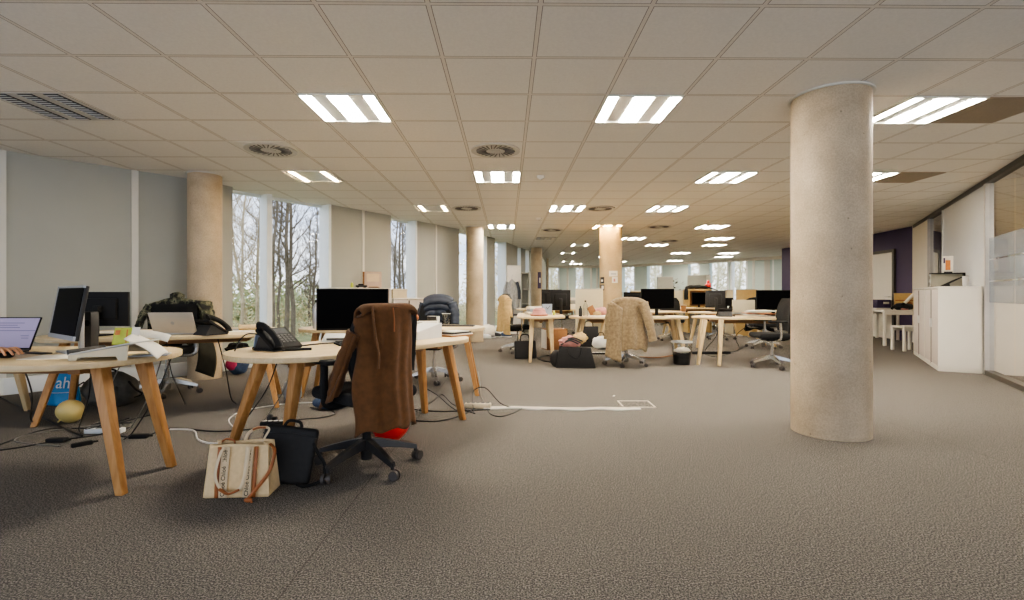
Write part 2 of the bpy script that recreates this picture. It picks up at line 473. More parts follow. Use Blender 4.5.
K['duct'] = mat('cable_duct', (196, 186, 168), 0.6, var=0.05)
K['clear'] = glass_mat('clear_plastic', (0.9, 0.9, 0.88), 0.2)
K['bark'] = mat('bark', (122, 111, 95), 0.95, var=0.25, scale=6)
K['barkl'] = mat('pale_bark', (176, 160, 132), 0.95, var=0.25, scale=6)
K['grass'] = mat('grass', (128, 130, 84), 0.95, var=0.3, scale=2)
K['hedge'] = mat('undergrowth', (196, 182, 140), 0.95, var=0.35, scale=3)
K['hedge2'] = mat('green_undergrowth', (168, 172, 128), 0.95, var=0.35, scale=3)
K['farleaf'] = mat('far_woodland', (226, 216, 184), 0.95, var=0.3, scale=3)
K['plant'] = mat('plant_leaf', (58, 66, 50), 0.7, var=0.25)
K['grout'] = mat('grey_fabric', (150, 150, 150), 0.9, var=0.15, scale=20)

K['palepink'] = mat('pale_pink_card', (204, 178, 158), 0.7, var=0.05)
K['midgrey'] = mat('display_grey', (150, 145, 130), 0.6, var=0.04)

K['lightwarm'] = louvre_mat('warm_louvre', (255, 206, 128), 46.0, 0.04)
K['slotgrey'] = mat('grey_slot', (104, 102, 98), 0.6, var=0.05)

K['concretelit'] = concrete_mat((182, 160, 120), (204, 182, 142))  # warm lamplight on one column is painted into this concrete colour
K['lightfar'] = louvre_mat('far_louvre', (255, 242, 220), 38.0, 0.04)

K['tanwall'] = mat('tan_wall', (230, 208, 166), 0.6, var=0.02)

K['door'] = mat('tambour_door', (206, 196, 188), 0.45, var=0.02)
# ------------------------------------------------------------------ camera, sky
sc = bpy.context.scene
cam = bpy.data.cameras.new('camera'); cam.sensor_width = 36; cam.lens = F * 36 / 1024
cam.shift_y = -(300 - HZ) / 1024; cam.clip_start = 0.05; cam.clip_end = 300
co = bpy.data.objects.new('camera', cam); C.objects.link(co)
co.location = (0, 0, CAMZ); co.rotation_euler = (PI / 2, 0, 0)
sc.camera = co

def world():
    w = bpy.data.worlds.new('sky'); sc.world = w; w.use_nodes = True
    nt = w.node_tree; N, L = nt.nodes, nt.links
    bg = N['Background']
    tc = N.new('ShaderNodeTexCoord')
    mp = N.new('ShaderNodeMapping'); mp.inputs['Scale'].default_value = (2.2, 2.2, 4.5)
    L.new(tc.outputs['Generated'], mp.inputs['Vector'])
    nz = N.new('ShaderNodeTexNoise'); nz.inputs['Scale'].default_value = 1.6; nz.inputs['Detail'].default_value = 6
    L.new(mp.outputs['Vector'], nz.inputs['Vector'])
    rp = N.new('ShaderNodeValToRGB'); e = rp.color_ramp.elements
    e[0].position = 0.40; e[0].color = (0.50, 0.62, 0.86, 1); e[1].position = 0.62; e[1].color = (0.95, 0.96, 0.98, 1)
    L.new(nz.outputs['Fac'], rp.inputs['Fac'])
    L.new(rp.outputs['Color'], bg.inputs['Color'])
    bg.inputs['Strength'].default_value = SKY
SKY = 0.95
world()
sc.view_settings.view_transform = 'AgX'
sc.view_settings.look = 'AgX - Medium High Contrast'
sc.view_settings.exposure = 1.5

# ------------------------------------------------------------------ room shell

facade = [(-7.0, 2.2), (-6.1, 4.3)]
for px, py in ((2, 150), (90, 163.5), (187, 178.4), (222, 184.6), (232.7, 187), (270.5, 193.8), (331.3, 204.7), (391, 215.6), (417.2, 220.9), (459.2, 229.2), (487, 236.2), (495, 238.4), (506.5, 242.3), (517.5, 246.7), (521, 247.9), (525.5, 249.4), (529, 250.5), (543, 258), (547.5, 266)):
    p = cl(px, py); facade.append((p.x, p.y))
FN = len(facade)
# indices: 2=px2 5=px222 6=232.7 7=270 8=331 9=391 10=417 11=459 12=487 13=495 14=506 15=517 16=521 17=525 18=529 19=543 20=547
TH = 0.26
def seg_box(mb, a, b, z0, z1, th=TH, inset=0.0):
    a = Vector((a[0], a[1])); b = Vector((b[0], b[1])); d = (b - a); l = d.length; d.normalize()
    n = Vector((-d.y, d.x))
    c = (a + b) / 2 + n * (th / 2 + inset)
    mb.box((c.x, c.y, (z0 + z1) / 2), (l, th, z1 - z0), (0, 0, math.atan2(d.y, d.x)))
def lerp2(a, b, t): return (a[0] + (b[0] - a[0]) * t, a[1] + (b[1] - a[1]) * t)

wl = MB()
open_ids = {6, 7, 9, 11, 13, 15, 17}
for i in range(FN - 1):
    if i in open_ids: continue
    seg_box(wl, facade[i], facade[i + 1], 0, CEIL)
wl = struct(wl.build('wall_left', K['wall'], smooth=False))
# pale joint covers on the panels
tb = MB()
def batten(p, q, t, w=0.07):
    a = lerp2(p, q, t); d = Vector((q[0] - p[0], q[1] - p[1])).normalized()
    n = Vector((d.y, -d.x))
    tb.box((a[0] + n.x * 0.006, a[1] + n.y * 0.006, CEIL / 2), (w, 0.014, CEIL), (0, 0, math.atan2(d.y, d.x)))
p134 = cl(134.5, 170.6)
tb.box((p134.x + 0.012, p134.y - 0.010, CEIL / 2), (0.07, 0.03, CEIL), (0, 0, math.atan2(1.35, 1.2)))
batten(facade[8], facade[9], 0.5, 0.05); batten(facade[10], facade[11], 0.42, 0.045); batten(facade[2], facade[3], 0.01, 0.05)
struct(tb.build('trim_1', K['batten'], smooth=False))
bb = MB()
for i in range(1, FN - 2):
    a, b = Vector(facade[i]), Vector(facade[i + 1]); d = (b - a).normalized(); n = Vector((d.y, -d.x))
    c = (a + b) / 2 + n * 0.03
    bb.box((c.x, c.y, 0.09), ((b - a).length + 0.02, 0.06, 0.18), (0, 0, math.atan2(d.y, d.x)), 0.008)
struct(bb.build('baseboard_left', K['jamb']))

wn = 0
def window(a, b, mulls=(), sill=0.16, th=TH, jw=0.05, left=False, gd=0.15):
    global wn
    wn += 1
    a = Vector((a[0], a[1])); b = Vector((b[0], b[1])); d = b - a; l = d.length; d.normalize()
    n = Vector((-d.y, d.x)); rz = math.atan2(d.y, d.x)
    root = bpy.data.objects.new('window_%d' % wn, None); C.objects.link(root)
    root.location = (a.x, a.y, 0); root.rotation_euler = (0, 0, rz); struct(root)
    m = MB()
    m.box((l - jw / 2, th / 2, (sill + CEIL) / 2), (jw, th, CEIL - sill))
    if left: m.box((jw / 2, th / 2, (sill + CEIL) / 2), (jw, th, CEIL - sill))
    m.box((l / 2, th / 2, sill / 2), (l, th, sill))
    m.box((l / 2, th - 0.03, CEIL - 0.02), (l, 0.06, 0.04))
    for t in mulls:
        m.box((l * t, gd - 0.02, (sill + CEIL) / 2), (0.085, 0.20, CEIL - sill))
    m.build('window_frame', K['jamb'], root, smooth=False)
    ts = [0.0] + list(mulls) + [1.0]
    for t0, t1 in zip(ts, ts[1:]):
        MB().quad((l * t0, gd, sill), (l * t1, gd, sill), (l * t1, gd, CEIL), (l * t0, gd, CEIL)).build('pane', K['glass'], root)
window(facade[6], facade[8], (0.345,))
window(facade[9], facade[10]); window(facade[11], facade[12]); window(facade[13], facade[14])
window(facade[15], facade[16]); window(facade[17], facade[18])

# far wall
back = [facade[-1], (5.77, 26.7), (7.65, 24.4), (9.35, 22.4), (11.05, 20.1), (12.2, 18.0)]
def onback(px):
    k = (px - 512) / F
    for a, b in zip(back, back[1:]):
        # X = k*Y
        fa, fb = a[0] - k * a[1], b[0] - k * b[1]
        if fa <= 0 <= fb or fb <= 0 <= fa:
            return lerp2(a, b, fa / (fa - fb))
cuts = [(549, 559.5), (576, 584), (622, 635), (647, 662.5), (688, 700), (709.5, 728.5), (730, 747.5), (772.3, 774)]
wb = MB(); pos = [facade[-1]]
nodes = [(p[0] / p[1] * F + 512, p, None) for p in back]
ev = [(x, p, 'n') for x, p, _ in nodes]
for i, (x0, x1) in enumerate(cuts): ev += [(x0, onback(x0), 'o'), (x1, onback(x1), 'c')]
ev.sort(key=lambda e: e[0])
op = False; wins = []; st = None
for (x, p, k), (x2, p2, k2) in zip(ev, ev[1:]):
    if k == 'o': op = True; st = p
    if k == 'c': op = False
    if not op: seg_box(wb, p, p2, 0, CEIL)
    elif k2 == 'c': wins.append((st, p2))
struct(wb.build('wall_back', K['wallback'], smooth=False))
for i, (a, b) in enumerate(wins): window(a, b, sill=0.16, jw=0.07, left=(i == 6))
tb = MB()
for px in (567.5, 591, 597, 753, 765, 768):
    p = onback(px); tb.box((p[0], p[1] - 0.05, CEIL / 2), (0.10, 0.05, CEIL), (0, 0, R(-25)))
struct(tb.build('trim_2', K['batten'], smooth=False))
fb = MB()   # lowered edge strip of ceiling along the far glazing
for a, b in zip(back, back[1:]):
    d = Vector((b[0] - a[0], b[1] - a[1])).normalized(); n = Vector((d.y, -d.x)) ; c = Vector(lerp2(a, b, .5)) + n * 0.12
    fb.box((c.x, c.y, CEIL - 0.06), ((Vector(b) - Vector(a)).length, 0.24, 0.12), (0, 0, math.atan2(d.y, d.x)))
struct(fb.build('trim_3', K['whitewall'], smooth=False))

outer = []
for i, p in enumerate(facade):
    a, b = Vector(facade[max(i - 1, 0)]), Vector(facade[min(i + 1, FN - 1)])
    d = (b - a).normalized(); outer.append((p[0] - d.y * TH, p[1] + d.x * TH))
outer += [(p[0], p[1] + 0.3) for p in back[1:]]
outline = [(12.8, 17.5), (12.8, -3.0), (-7.3, -3.0)] + outer  # rear side left without a wall so sky light fills the room
struct(MB().prism(outline, -0.1, 0.0).build('floor', K['carpet'], smooth=False))
struct(MB().prism(outline, CEIL, CEIL + 0.1).build('ceiling', K['ceiling'], smooth=False))

# right hand partition: runs from near right to far
RW0 = Vector((4.55, 3.6)); RD = Vector((0.505, 0.863)).normalized(); RN = Vector((RD.y, -RD.x))   # RN points away from the hall
RZ = math.atan2(RD.y, RD.x)
def onright(px):
    k = (px - 512) / F
    t = (k * RW0.y - RW0.x) / (RD.x - k * RD.y)
    return t
rroot = bpy.data.objects.new('wall_right', None); C.objects.link(rroot); struct(rroot)
rroot.location = (RW0.x, RW0.y, 0); rroot.rotation_euler = (0, 0, RZ)
# local x runs along the partition, local -y is away from the hall
t_m = onright(986.5); t_p = onright(943); t_g = onright(928.5); t_w = onright(914)
def rb(t0, t1, z0, z1, y=0.0, th=0.06): 
    return MB().box(((t0 + t1) / 2, y - th / 2, (z0 + z1) / 2), (t1 - t0, th, z1 - z0))
rb(t_m + 0.06, t_p, 0, CEIL).build('solid_panel', K['panelglass'], rroot)
rb(t_g, t_w + 0.25, 0, CEIL, 0.0, 0.1).build('white_panel', K['whitewall'], rroot)
m = MB()
for t, w in ((t_m, 0.06), (t_p, 0.03), (t_g, 0.05)): m.box((t + w / 2, -0.03, CEIL / 2), (w, 0.09, CEIL))
m.build('mullion', K['alu'], rroot, smooth=False)
m = MB(); m.box(((t_w) / 2, -0.03, CEIL - 0.03), (t_w, 0.10, 0.06)); m.box((t_m / 2, -0.03, 0.03), (t_m, 0.10, 0.06))
m.build('track', K['track'], rroot, smooth=False)
gw = struct(bpy.data.objects.new('window_20', None)); C.objects.link(gw)
gw.location = rroot.location; gw.rotation_euler = rroot.rotation_euler
t_j = onright(1011.5)
for t0, t1 in ((0.0, t_j - 1.2), (t_j - 1.19, t_j - 0.005), (t_j + 0.005, t_m)):
    MB().quad((t0, -0.03, 0.06), (t1, -0.03, 0.06), (t1, -0.03, CEIL - 0.06), (t0, -0.03, CEIL - 0.06)).build('pane', K['glassin'], gw)
    for z0, z1 in ((0.97, 1.245), (1.262, 1.535), (1.552, 1.83)):
        MB().quad((t0, -0.026, z0), (t1, -0.026, z0), (t1, -0.026, z1), (t0, -0.026, z1)).build('frosted_band', K['frost'], gw)
gw2 = struct(bpy.data.objects.new('window_21', None)); C.objects.link(gw2)
gw2.location = rroot.location; gw2.rotation_euler = rroot.rotation_euler
MB().quad((t_p + 0.03, -0.03, 0.06), (t_g, -0.03, 0.06), (t_g, -0.03, CEIL - 0.06), (t_p + 0.03, -0.03, CEIL - 0.06)).build('pane', K['glassin'], gw2)
# room behind the partition
def rw(t, d): 
    p = RW0 + RD * t + RN * d
    return (p.x, p.y)
m = MB(); a, b = rw(-1.0, 3.2), rw(t_w + 0.6, 3.2); seg_box(m, b, a, 0, CEIL, 0.1)
seg_box(m, rw(t_m + 0.1, 0.12), rw(t_m + 0.1, 3.2), 0, CEIL, 0.08)
seg_box(m, rw(t_w + 0.25, 0.1), rw(t_w + 0.25, 3.2), 0, CEIL, 0.08)
struct(m.build('wall_meeting_room', K['tanwall'], smooth=False))
mr = thing('window_blind', 'dark blind strip put in behind the narrow glass beside the white panel', 'blind')  # dark strip standing in for windows reflected in the glass
p0, p1 = rw(t_g - 0.7, 2.9), rw(t_g + 0.05, 2.9)
m = MB(); seg_box(m, p1, p0, 1.85, 2.3, 0.03); m.build('dark_strip', K['dark'], mr)
# purple wall with its white door
A = Vector(rw(t_w + 0.2, 0.0)); PW = [(A.x, A.y), (9.32, 13.2), (9.12, 16.9)]
m = MB(); seg_box(m, PW[0], PW[1], 0, CEIL, -0.15); seg_box(m, PW[1], PW[2], 0, CEIL, -0.15)
struct(m.build('wall_purple', K['purple'], smooth=False))
def onpurple(px):
    k = (px - 512) / F
    for a, b in zip(PW, PW[1:]):
        fa, fb_ = a[0] - k * a[1], b[0] - k * b[1]
        if fa * fb_ <= 0: return Vector(lerp2(a, b, fa / (fa - fb_)))
d0 = onpurple(895); dd = (Vector(PW[1]) - Vector(PW[0])).normalized(); dn = Vector((-dd.y, dd.x))
dr = bpy.data.objects.new('door_1', None); C.objects.link(dr); struct(dr)
dr.location = (d0.x, d0.y, 0); dr.rotation_euler = (0, 0, math.atan2(dd.y, dd.x))
MB().box((0.50, 0.02, 1.05), (0.92, 0.03, 2.08)).build('door_leaf', K['white'], dr)
m = MB(); m.box((0.0, 0.02, 1.06), (0.08, 0.06, 2.12)); m.box((1.0, 0.02, 1.06), (0.08, 0.06, 2.12)); m.box((0.5, 0.02, 2.13), (1.08, 0.06, 0.07))
m.build('door_frame', K['track'], dr, smooth=False)
m = MB(); m.cyl((0.12, 0.03, 1.03), (0.12, 0.085, 1.03), 0.011); m.cyl((0.12, 0.085, 1.03), (0.25, 0.085, 1.03), 0.009); m.build('door_handle', K['alu'], dr)

# ------------------------------------------------------------------ columns
def column(px0, px1, ytop, label, m='concrete'):
    a0, a1 = math.atan((px0 - 512) / F), math.atan((px1 - 512) / F)
    h, mid = (a1 - a0) / 2, (a0 + a1) / 2
    Zf = F * (CEIL - CAMZ) / (HZ - ytop)
    D = Zf / (math.cos(mid) - math.sin(h)); r = D * math.sin(h)
    x, y = D * math.sin(mid), D * math.cos(mid)
    root = thing('column', label, 'column', (x, y, 0))
    MB().lathe([(0, 0), (r, 0), (r, 0.9), (r, 1.8), (r, CEIL - 0.004), (0, CEIL - 0.004)], seg=64).build('shaft', K[m], root)
    MB().lathe([(r + 0.001, CEIL - 0.012), (r + 0.02, CEIL - 0.012), (r + 0.02, CEIL + 0.002), (r + 0.001, CEIL + 0.002)], seg=64).build('ceiling_collar', K['batten'], root)
    return root, x, y, r
COL1 = column(790.5, 873, 82, 'large round concrete column in the right foreground reaching the ceiling')
COL2 = column(466, 483.5, 226, 'slim round column standing between the window slits behind the navy jacket')
COL3 = column(187, 222.5, 171, 'round concrete column by the large windows behind the camouflage jacket')
COL4 = column(599.5, 622, 226, 'warm lit round column with paper notices behind the beige fleece coat', 'concretelit')
COL5 = column(531, 542, 247, 'far narrow column with purple poster beside open shelves')
COL6 = column(546.2, 548.6, 258, 'very thin far column just right of the purple poster column')

# ------------------------------------------------------------------ ceiling fixtures
def gridpos(x, y):
    # snap to the tile grid
    c, s = math.cos(GRID_ROT), math.sin(GRID_ROT)
    u, v = c * x + s * y, -s * x + c * y
    u = GX0 + round((u - GX0) / 0.6) * 0.6; v = GY0 + round((v - GY0) / 0.6) * 0.6
    u += 0.3; v += 0.3
    return (c * u - s * v, s * u + c * v)
def fixture(label, x, y, kind):
    gx, gy = gridpos(x, y)
    root = thing('ceiling_light', label, 'ceiling light', (gx, gy, CEIL), GRID_ROT, 'recessed louvre lights in the ceiling')
    z = -0.006
    fr = MB()
    fr.box((-0.294, 0, z), (0.012, 0.6, 0.016)); fr.box((0.294, 0, z), (0.012, 0.6, 0.016))
    fr.box((0, -0.294, z), (0.6, 0.012, 0.016)); fr.box((0, 0.294, z), (0.6, 0.012, 0.016))
    fr.build('frame', K['batten'], root, smooth=False)
    MB().box((0, 0, -0.002), (0.58, 0.58, 0.004)).build('reflector', K['fixture'], root, smooth=False)
    strips = {'on': ((-0.244, 0.078, 'lightw'), (-0.041, 0.074, 'lightw'), (0.041, 0.074, 'lightw'), (0.244, 0.078, 'lightw')),
              'warm': ((-0.244, 0.078, 'lightwarm'), (-0.041, 0.074, 'lightwarm'), (0.041, 0.074, 'lightwarm'), (0.244, 0.078, 'lightwarm')),
              'two': ((-0.2, 0.05, 'lightd'), (0.2, 0.05, 'lightd'))}[kind]
    for xx, w, k in strips:
        if y > 12: k = 'lightfar'; w *= 0.8
        MB().box((xx, 0, -0.006), (w, 0.56, 0.006)).build('louvre_strip', K[k], root, smooth=False)
    return root
fixture('lit louvre ceiling light nearest on the left, ahead of the swirl diffuser', -1.65, 3.87, 'on')
fixture('lit louvre ceiling light nearest in the middle of the ceiling', 0.72, 3.87, 'on')
fixture('lit louvre ceiling light beside the large column and a grey return tile', 3.06, 3.87, 'on')
fixture('dim two-strip ceiling light above the large windows in the second row', -2.78, 6.2, 'two')
fixture('lit louvre ceiling light directly behind the central swirl diffuser', -0.48, 6.2, 'on')
fixture('lit louvre ceiling light in second row left of the large column', 2.48, 6.2, 'on')
fixture('lit ceiling light half hidden behind the large column with grey tile beyond', 4.1, 6.2, 'on')
fixture('small two-strip ceiling light beside the third swirl diffuser near the windows', -1.63, 8.55, 'two')
fixture('lit ceiling light in third row next to a round diffuser', 0.63, 8.55, 'on')
fixture('lit ceiling light alone in third row right of centre', 2.48, 8.55, 'on')
fixture('lit ceiling light right before the slim window column', -0.58, 11.0, 'on')
fixture('lit ceiling light touching the top of the warm lit column', 1.75, 10.9, 'warm')
fixture('lit ceiling light in fourth row toward the purple wall', 4.1, 11.0, 'on')
fixture('lit ceiling light in fifth row behind the warm lit column', 3.2, 13.4, 'on')
fixture('lit ceiling light in fifth row far right', 5.3, 13.4, 'on')
fixture('far two-strip ceiling light before the narrow poster column', 1.75, 15.5, 'two')
fixture('far lit ceiling light in sixth row at centre', 4.0, 15.5, 'on')
fixture('far lit ceiling light in sixth row at right', 6.3, 15.5, 'on')
fixture('farthest two-strip ceiling light at left over the far windows', 2.0, 18.4, 'two')
fixture('far lit ceiling light in seventh row at centre', 5.7, 18.1, 'on')
fixture('far lit ceiling light in seventh row at right', 7.7, 18.1, 'on')
fixture('farthest lit ceiling light before the far glazing', 8.2, 20.4, 'on')
fixture('far lit ceiling light behind the warm lit column near the far glazing', 3.4, 20.4, 'on')

fixture('two-strip ceiling light before the leftmost far window', 2.2, 22.8, 'two')
fixture('last lit ceiling light before the far wide window', 7.0, 22.6, 'on')
fixture('last lit ceiling light before the far middle windows', 5.0, 23.4, 'on')
fixture('last lit ceiling light near the left end of the far glazing', 3.2, 25.0, 'on')
fixture('added ceiling light for brightening the meeting room behind the glass partition', rw(t_m - 1.0, 1.5)[0], rw(t_m - 1.0, 1.5)[1], 'on')  # no lamp known here; added so the room behind the glass looks brighter
def grille(label, x, y):
    gx, gy = gridpos(x, y)
    root = thing('ceiling_grille', label, 'air vent', (gx, gy, CEIL), GRID_ROT)
    MB().box((0, 0, -0.002), (0.59, 0.59, 0.004)).build('panel', K['grille'], root, smooth=False)
    for xx in (-0.2, 0.0, 0.2):
        MB().box((xx, 0, -0.005), (0.11, 0.56, 0.006)).build('slot', K['slot'], root, smooth=False)
        s = MB()
        for k in range(14): s.box((xx, -0.26 + k * 0.04, -0.010), (0.10, 0.012, 0.006), (R(25), 0, 0))
        s.build('blade', K['grille'], root, smooth=False)
grille('grey unlit slotted ceiling grille at the upper left', -4.05, 3.87)
grille('far grey slotted ceiling grille before the poster column', 0.55, 13.4)
def diffuser(label, x, y, tile=False):
    gx, gy = gridpos(x - 0.3, y - 0.3)
    root = thing('swirl_diffuser', label, 'air vent', (gx, gy, CEIL), GRID_ROT, 'round swirl diffusers in the ceiling')
    if tile: MB().box((0, 0, -0.003), (0.59, 0.59, 0.006), bev=0.002).build('square_plate', K['batten'], root)
    MB().lathe([(0, -0.012), (0.23, -0.008), (0.262, -0.014), (0.262, 0.0)], seg=40).build('round_plate', K['grille'], root)
    s = MB()
    for k in range(24):
        a = 2 * PI * k / 24
        s.box((0.155 * math.cos(a), 0.155 * math.sin(a), -0.0125), (0.11, 0.010, 0.006), (0, 0, a + 0.25))
    s.build('slots', K['slotgrey'], root, smooth=False)
    MB().lathe([(0, -0.022), (0.05, -0.018), (0.055, -0.010)], seg=20).build('hub', K['grille'], root)
diffuser('round swirl air diffuser on square white plate at left', -2.57, 5.3, True)
diffuser('round swirl air diffuser at the centre of the near ceiling', -0.21, 5.3)
diffuser('round swirl air diffuser by the small two-strip light near windows', -0.9, 8.7)
diffuser('round swirl air diffuser touching the third-row light', 1.55, 8.75)
diffuser('round swirl air diffuser right of the warm lit column', 3.2, 11.6)
diffuser('round swirl air diffuser before the poster column', 0.8, 12.2)
diffuser('far round swirl air diffuser at centre right', 4.8, 14.5)
for lab, x, y in (('brownish grey air return tile beside the light right of the large column', 3.72, 3.87), ('brownish grey air return tile in the second row beyond the large column', 4.75, 6.2)):
    gx, gy = gridpos(x, y)
    o = MB().box((0, 0, -0.003), (0.58, 0.58, 0.006)).build('return_air_tile', K['darktile'], smooth=False)
    o.location = (gx, gy, CEIL); o.rotation_euler = (0, 0, GRID_ROT); tag(o, lab, 'ceiling tile')
for lab, px, py in (('small white smoke detector behind the middle ceiling light', 541, 176), ('tiny ceiling detector between the third-row lights and poster column', 539, 218)):
    p = cl(px, py)
    root = thing('smoke_detector', lab, 'smoke detector', (p.x, p.y, CEIL))
    MB().lathe([(0.055, 0), (0.055, -0.015), (0.042, -0.03), (0.02, -0.04), (0, -0.04)], seg=24).build('housing', K['whiteplast'], root)
    MB().lathe([(0.014, -0.04), (0.014, -0.05), (0, -0.05)], seg=12).build('sensor', K['grille'], root)

# ------------------------------------------------------------------ outdoors
struct(MB().box((-10, 43, -0.6), (160, 80, 0.1)).build('ground', K['grass']))  # ends ahead of the open rear so sky also lights the ceiling
def tree(label, x, y, h, r, seed, m, lean=0.0, nb=22):
    rnd = random.Random(seed)
    root = thing('bare_tree', label, 'tree', (x, y, -0.55), 0, 'bare winter trees outside the windows')
    tp = []
    ang = rnd.uniform(0, 6.28)
    for i in range(9):
        t = i / 8
        tp.append(Vector((math.cos(ang) * lean * t * h + rnd.uniform(-.05, .05), math.sin(ang) * lean * t * h + rnd.uniform(-.05, .05), t * h)))
    MB().tube(tp, lambda u: r * (0.7 - 0.6 * u), 6).build('trunk', m, root)
    b = MB()
    for k in range(nb):
        t = 0.18 + 0.8 * (k + rnd.random()) / nb
        j = min(int(t * 8), 7); f = t * 8 - j
        p = tp[j].lerp(tp[j + 1], f)
        a = rnd.uniform(0, 6.28); up = rnd.uniform(0.5, 1.3)
        L_ = h * (0.12 * (1 - t) + 0.05) * rnd.uniform(.7, 1.3)
        d = Vector((math.cos(a), math.sin(a), up)).normalized()
        q = [p]
        for s in range(4):
            d = (d + Vector((rnd.uniform(-.3, .3), rnd.uniform(-.3, .3), rnd.uniform(-.1, .35)))).normalized()
            q.append(q[-1] + d * L_ / 4)
        rb_ = r * 0.2 * (1 - 0.6 * t)
        b.tube(q, lambda u: rb_ * (1 - .8 * u) + 0.006, 4)
        for s in range(1, 5):
            for w in range(6):
                dd_ = (d + Vector((rnd.uniform(-1, 1), rnd.uniform(-1, 1), rnd.uniform(-.3, .9)))).normalized()
                l2 = L_ * rnd.uniform(.2, .6)
                e = q[s] + dd_ * l2
                mid = q[s].lerp(e, .5) + Vector((rnd.uniform(-.05, .05),) * 3)
                b.tube([q[s], mid, e], lambda u: 0.0055 * (1 - .6 * u), 3, caps=False)
                for z in range(1):
                    d3 = (dd_ + Vector((rnd.uniform(-1, 1), rnd.uniform(-1, 1), rnd.uniform(-.4, .8)))).normalized()
                    b.tube([mid, mid + d3 * l2 * .6], 0.0045, 3, caps=False)
    b.build('branches', m, root)
TR = [(240, 15, 8, .07, 'barkl', 'first from the left in the left pane of the large window'), (247, 19, 9, .10, 'barkl', 'leaning second from left in the left pane of the large window'), (255.5, 17, 8, .09, 'barkl', 'beside the middle mullion of the large window, left pane'),
      (272, 16, 8.5, .10, 'bark', 'just right of the middle mullion of the large window'), (278, 19, 9, .09, 'bark', 'second trunk in the right pane of the large window'),
      (286, 17, 9.5, .13, 'bark', 'thickest trunk in the right pane of the large window'), (292.5, 18, 9, .13, 'bark', 'twin trunk right of the thickest one in the large window'),
      (309, 21, 5.0, .09, 'bark', 'short one left of the pair at the right edge of the large window'), (313.5, 20, 5.6, .11, 'bark', 'taller of the pair at right edge of the large window'), (320, 22, 5.0, .09, 'bark', 'last one before the right frame of the large window'),
      (394, 22, 7.5, .10, 'bark', 'left one in the second window'), (399.5, 25, 8.5, .12, 'bark', 'middle one in the second window'), (405, 23, 7, .10, 'bark', 'right one in the second window'),
      (500, 34, 9, .12, 'barkl', 'seen through the narrow window beside the white wardrobe')]
for i, (px, Y, h, r, m, lb) in enumerate(TR):
    tree('bare tree ' + lb, (px - 512) / F * Y, Y, h, r, 100 + i, K[m], lean=0.03 if i != 1 else 0.12, nb=26 if h > 6 else 18)
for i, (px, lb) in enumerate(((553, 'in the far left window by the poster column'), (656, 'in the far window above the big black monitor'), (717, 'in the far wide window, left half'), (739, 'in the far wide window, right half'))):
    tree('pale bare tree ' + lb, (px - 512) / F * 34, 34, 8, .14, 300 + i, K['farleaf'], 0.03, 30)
def scrub(name, label, m, pts, n, hmin, hmax, spread, seed, size=0.22):
    rnd = random.Random(seed); b = MB()
    for k in range(n):
        i = rnd.randrange(len(pts) - 1); t = rnd.random()
        x = pts[i][0] + (pts[i + 1][0] - pts[i][0]) * t + rnd.uniform(-spread, spread)
        y = pts[i][1] + (pts[i + 1][1] - pts[i][1]) * t + rnd.uniform(-spread, spread)
        z = -0.55 + (rnd.random() ** 1.6) * rnd.uniform(hmin, hmax)
        s = size * rnd.uniform(.5, 1.3)
        a = Vector((rnd.uniform(-1, 1), rnd.uniform(-1, 1), rnd.uniform(-1, 1))).normalized(); c = a.orthogonal().normalized()
        p = Vector((x, y, z))
        b.tri(p + a * s, p - a * s * .5 + c * s * .35, p - a * s * .5 - c * s * .35)
    tag(b.build(name, m, smooth=False), label, 'undergrowth', kind='stuff')
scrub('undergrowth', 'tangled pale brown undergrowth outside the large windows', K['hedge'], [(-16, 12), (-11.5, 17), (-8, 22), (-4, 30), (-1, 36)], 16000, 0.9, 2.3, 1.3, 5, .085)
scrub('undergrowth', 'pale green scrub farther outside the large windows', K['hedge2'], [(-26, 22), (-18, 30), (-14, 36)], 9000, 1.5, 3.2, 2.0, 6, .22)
scrub('woodland', 'pale beige winter woodland beyond the far windows', K['farleaf'], [(-4, 50), (3, 48), (9, 46), (17, 42), (26, 36)], 12000, 4.0, 8.5, 1.8, 7, .3)
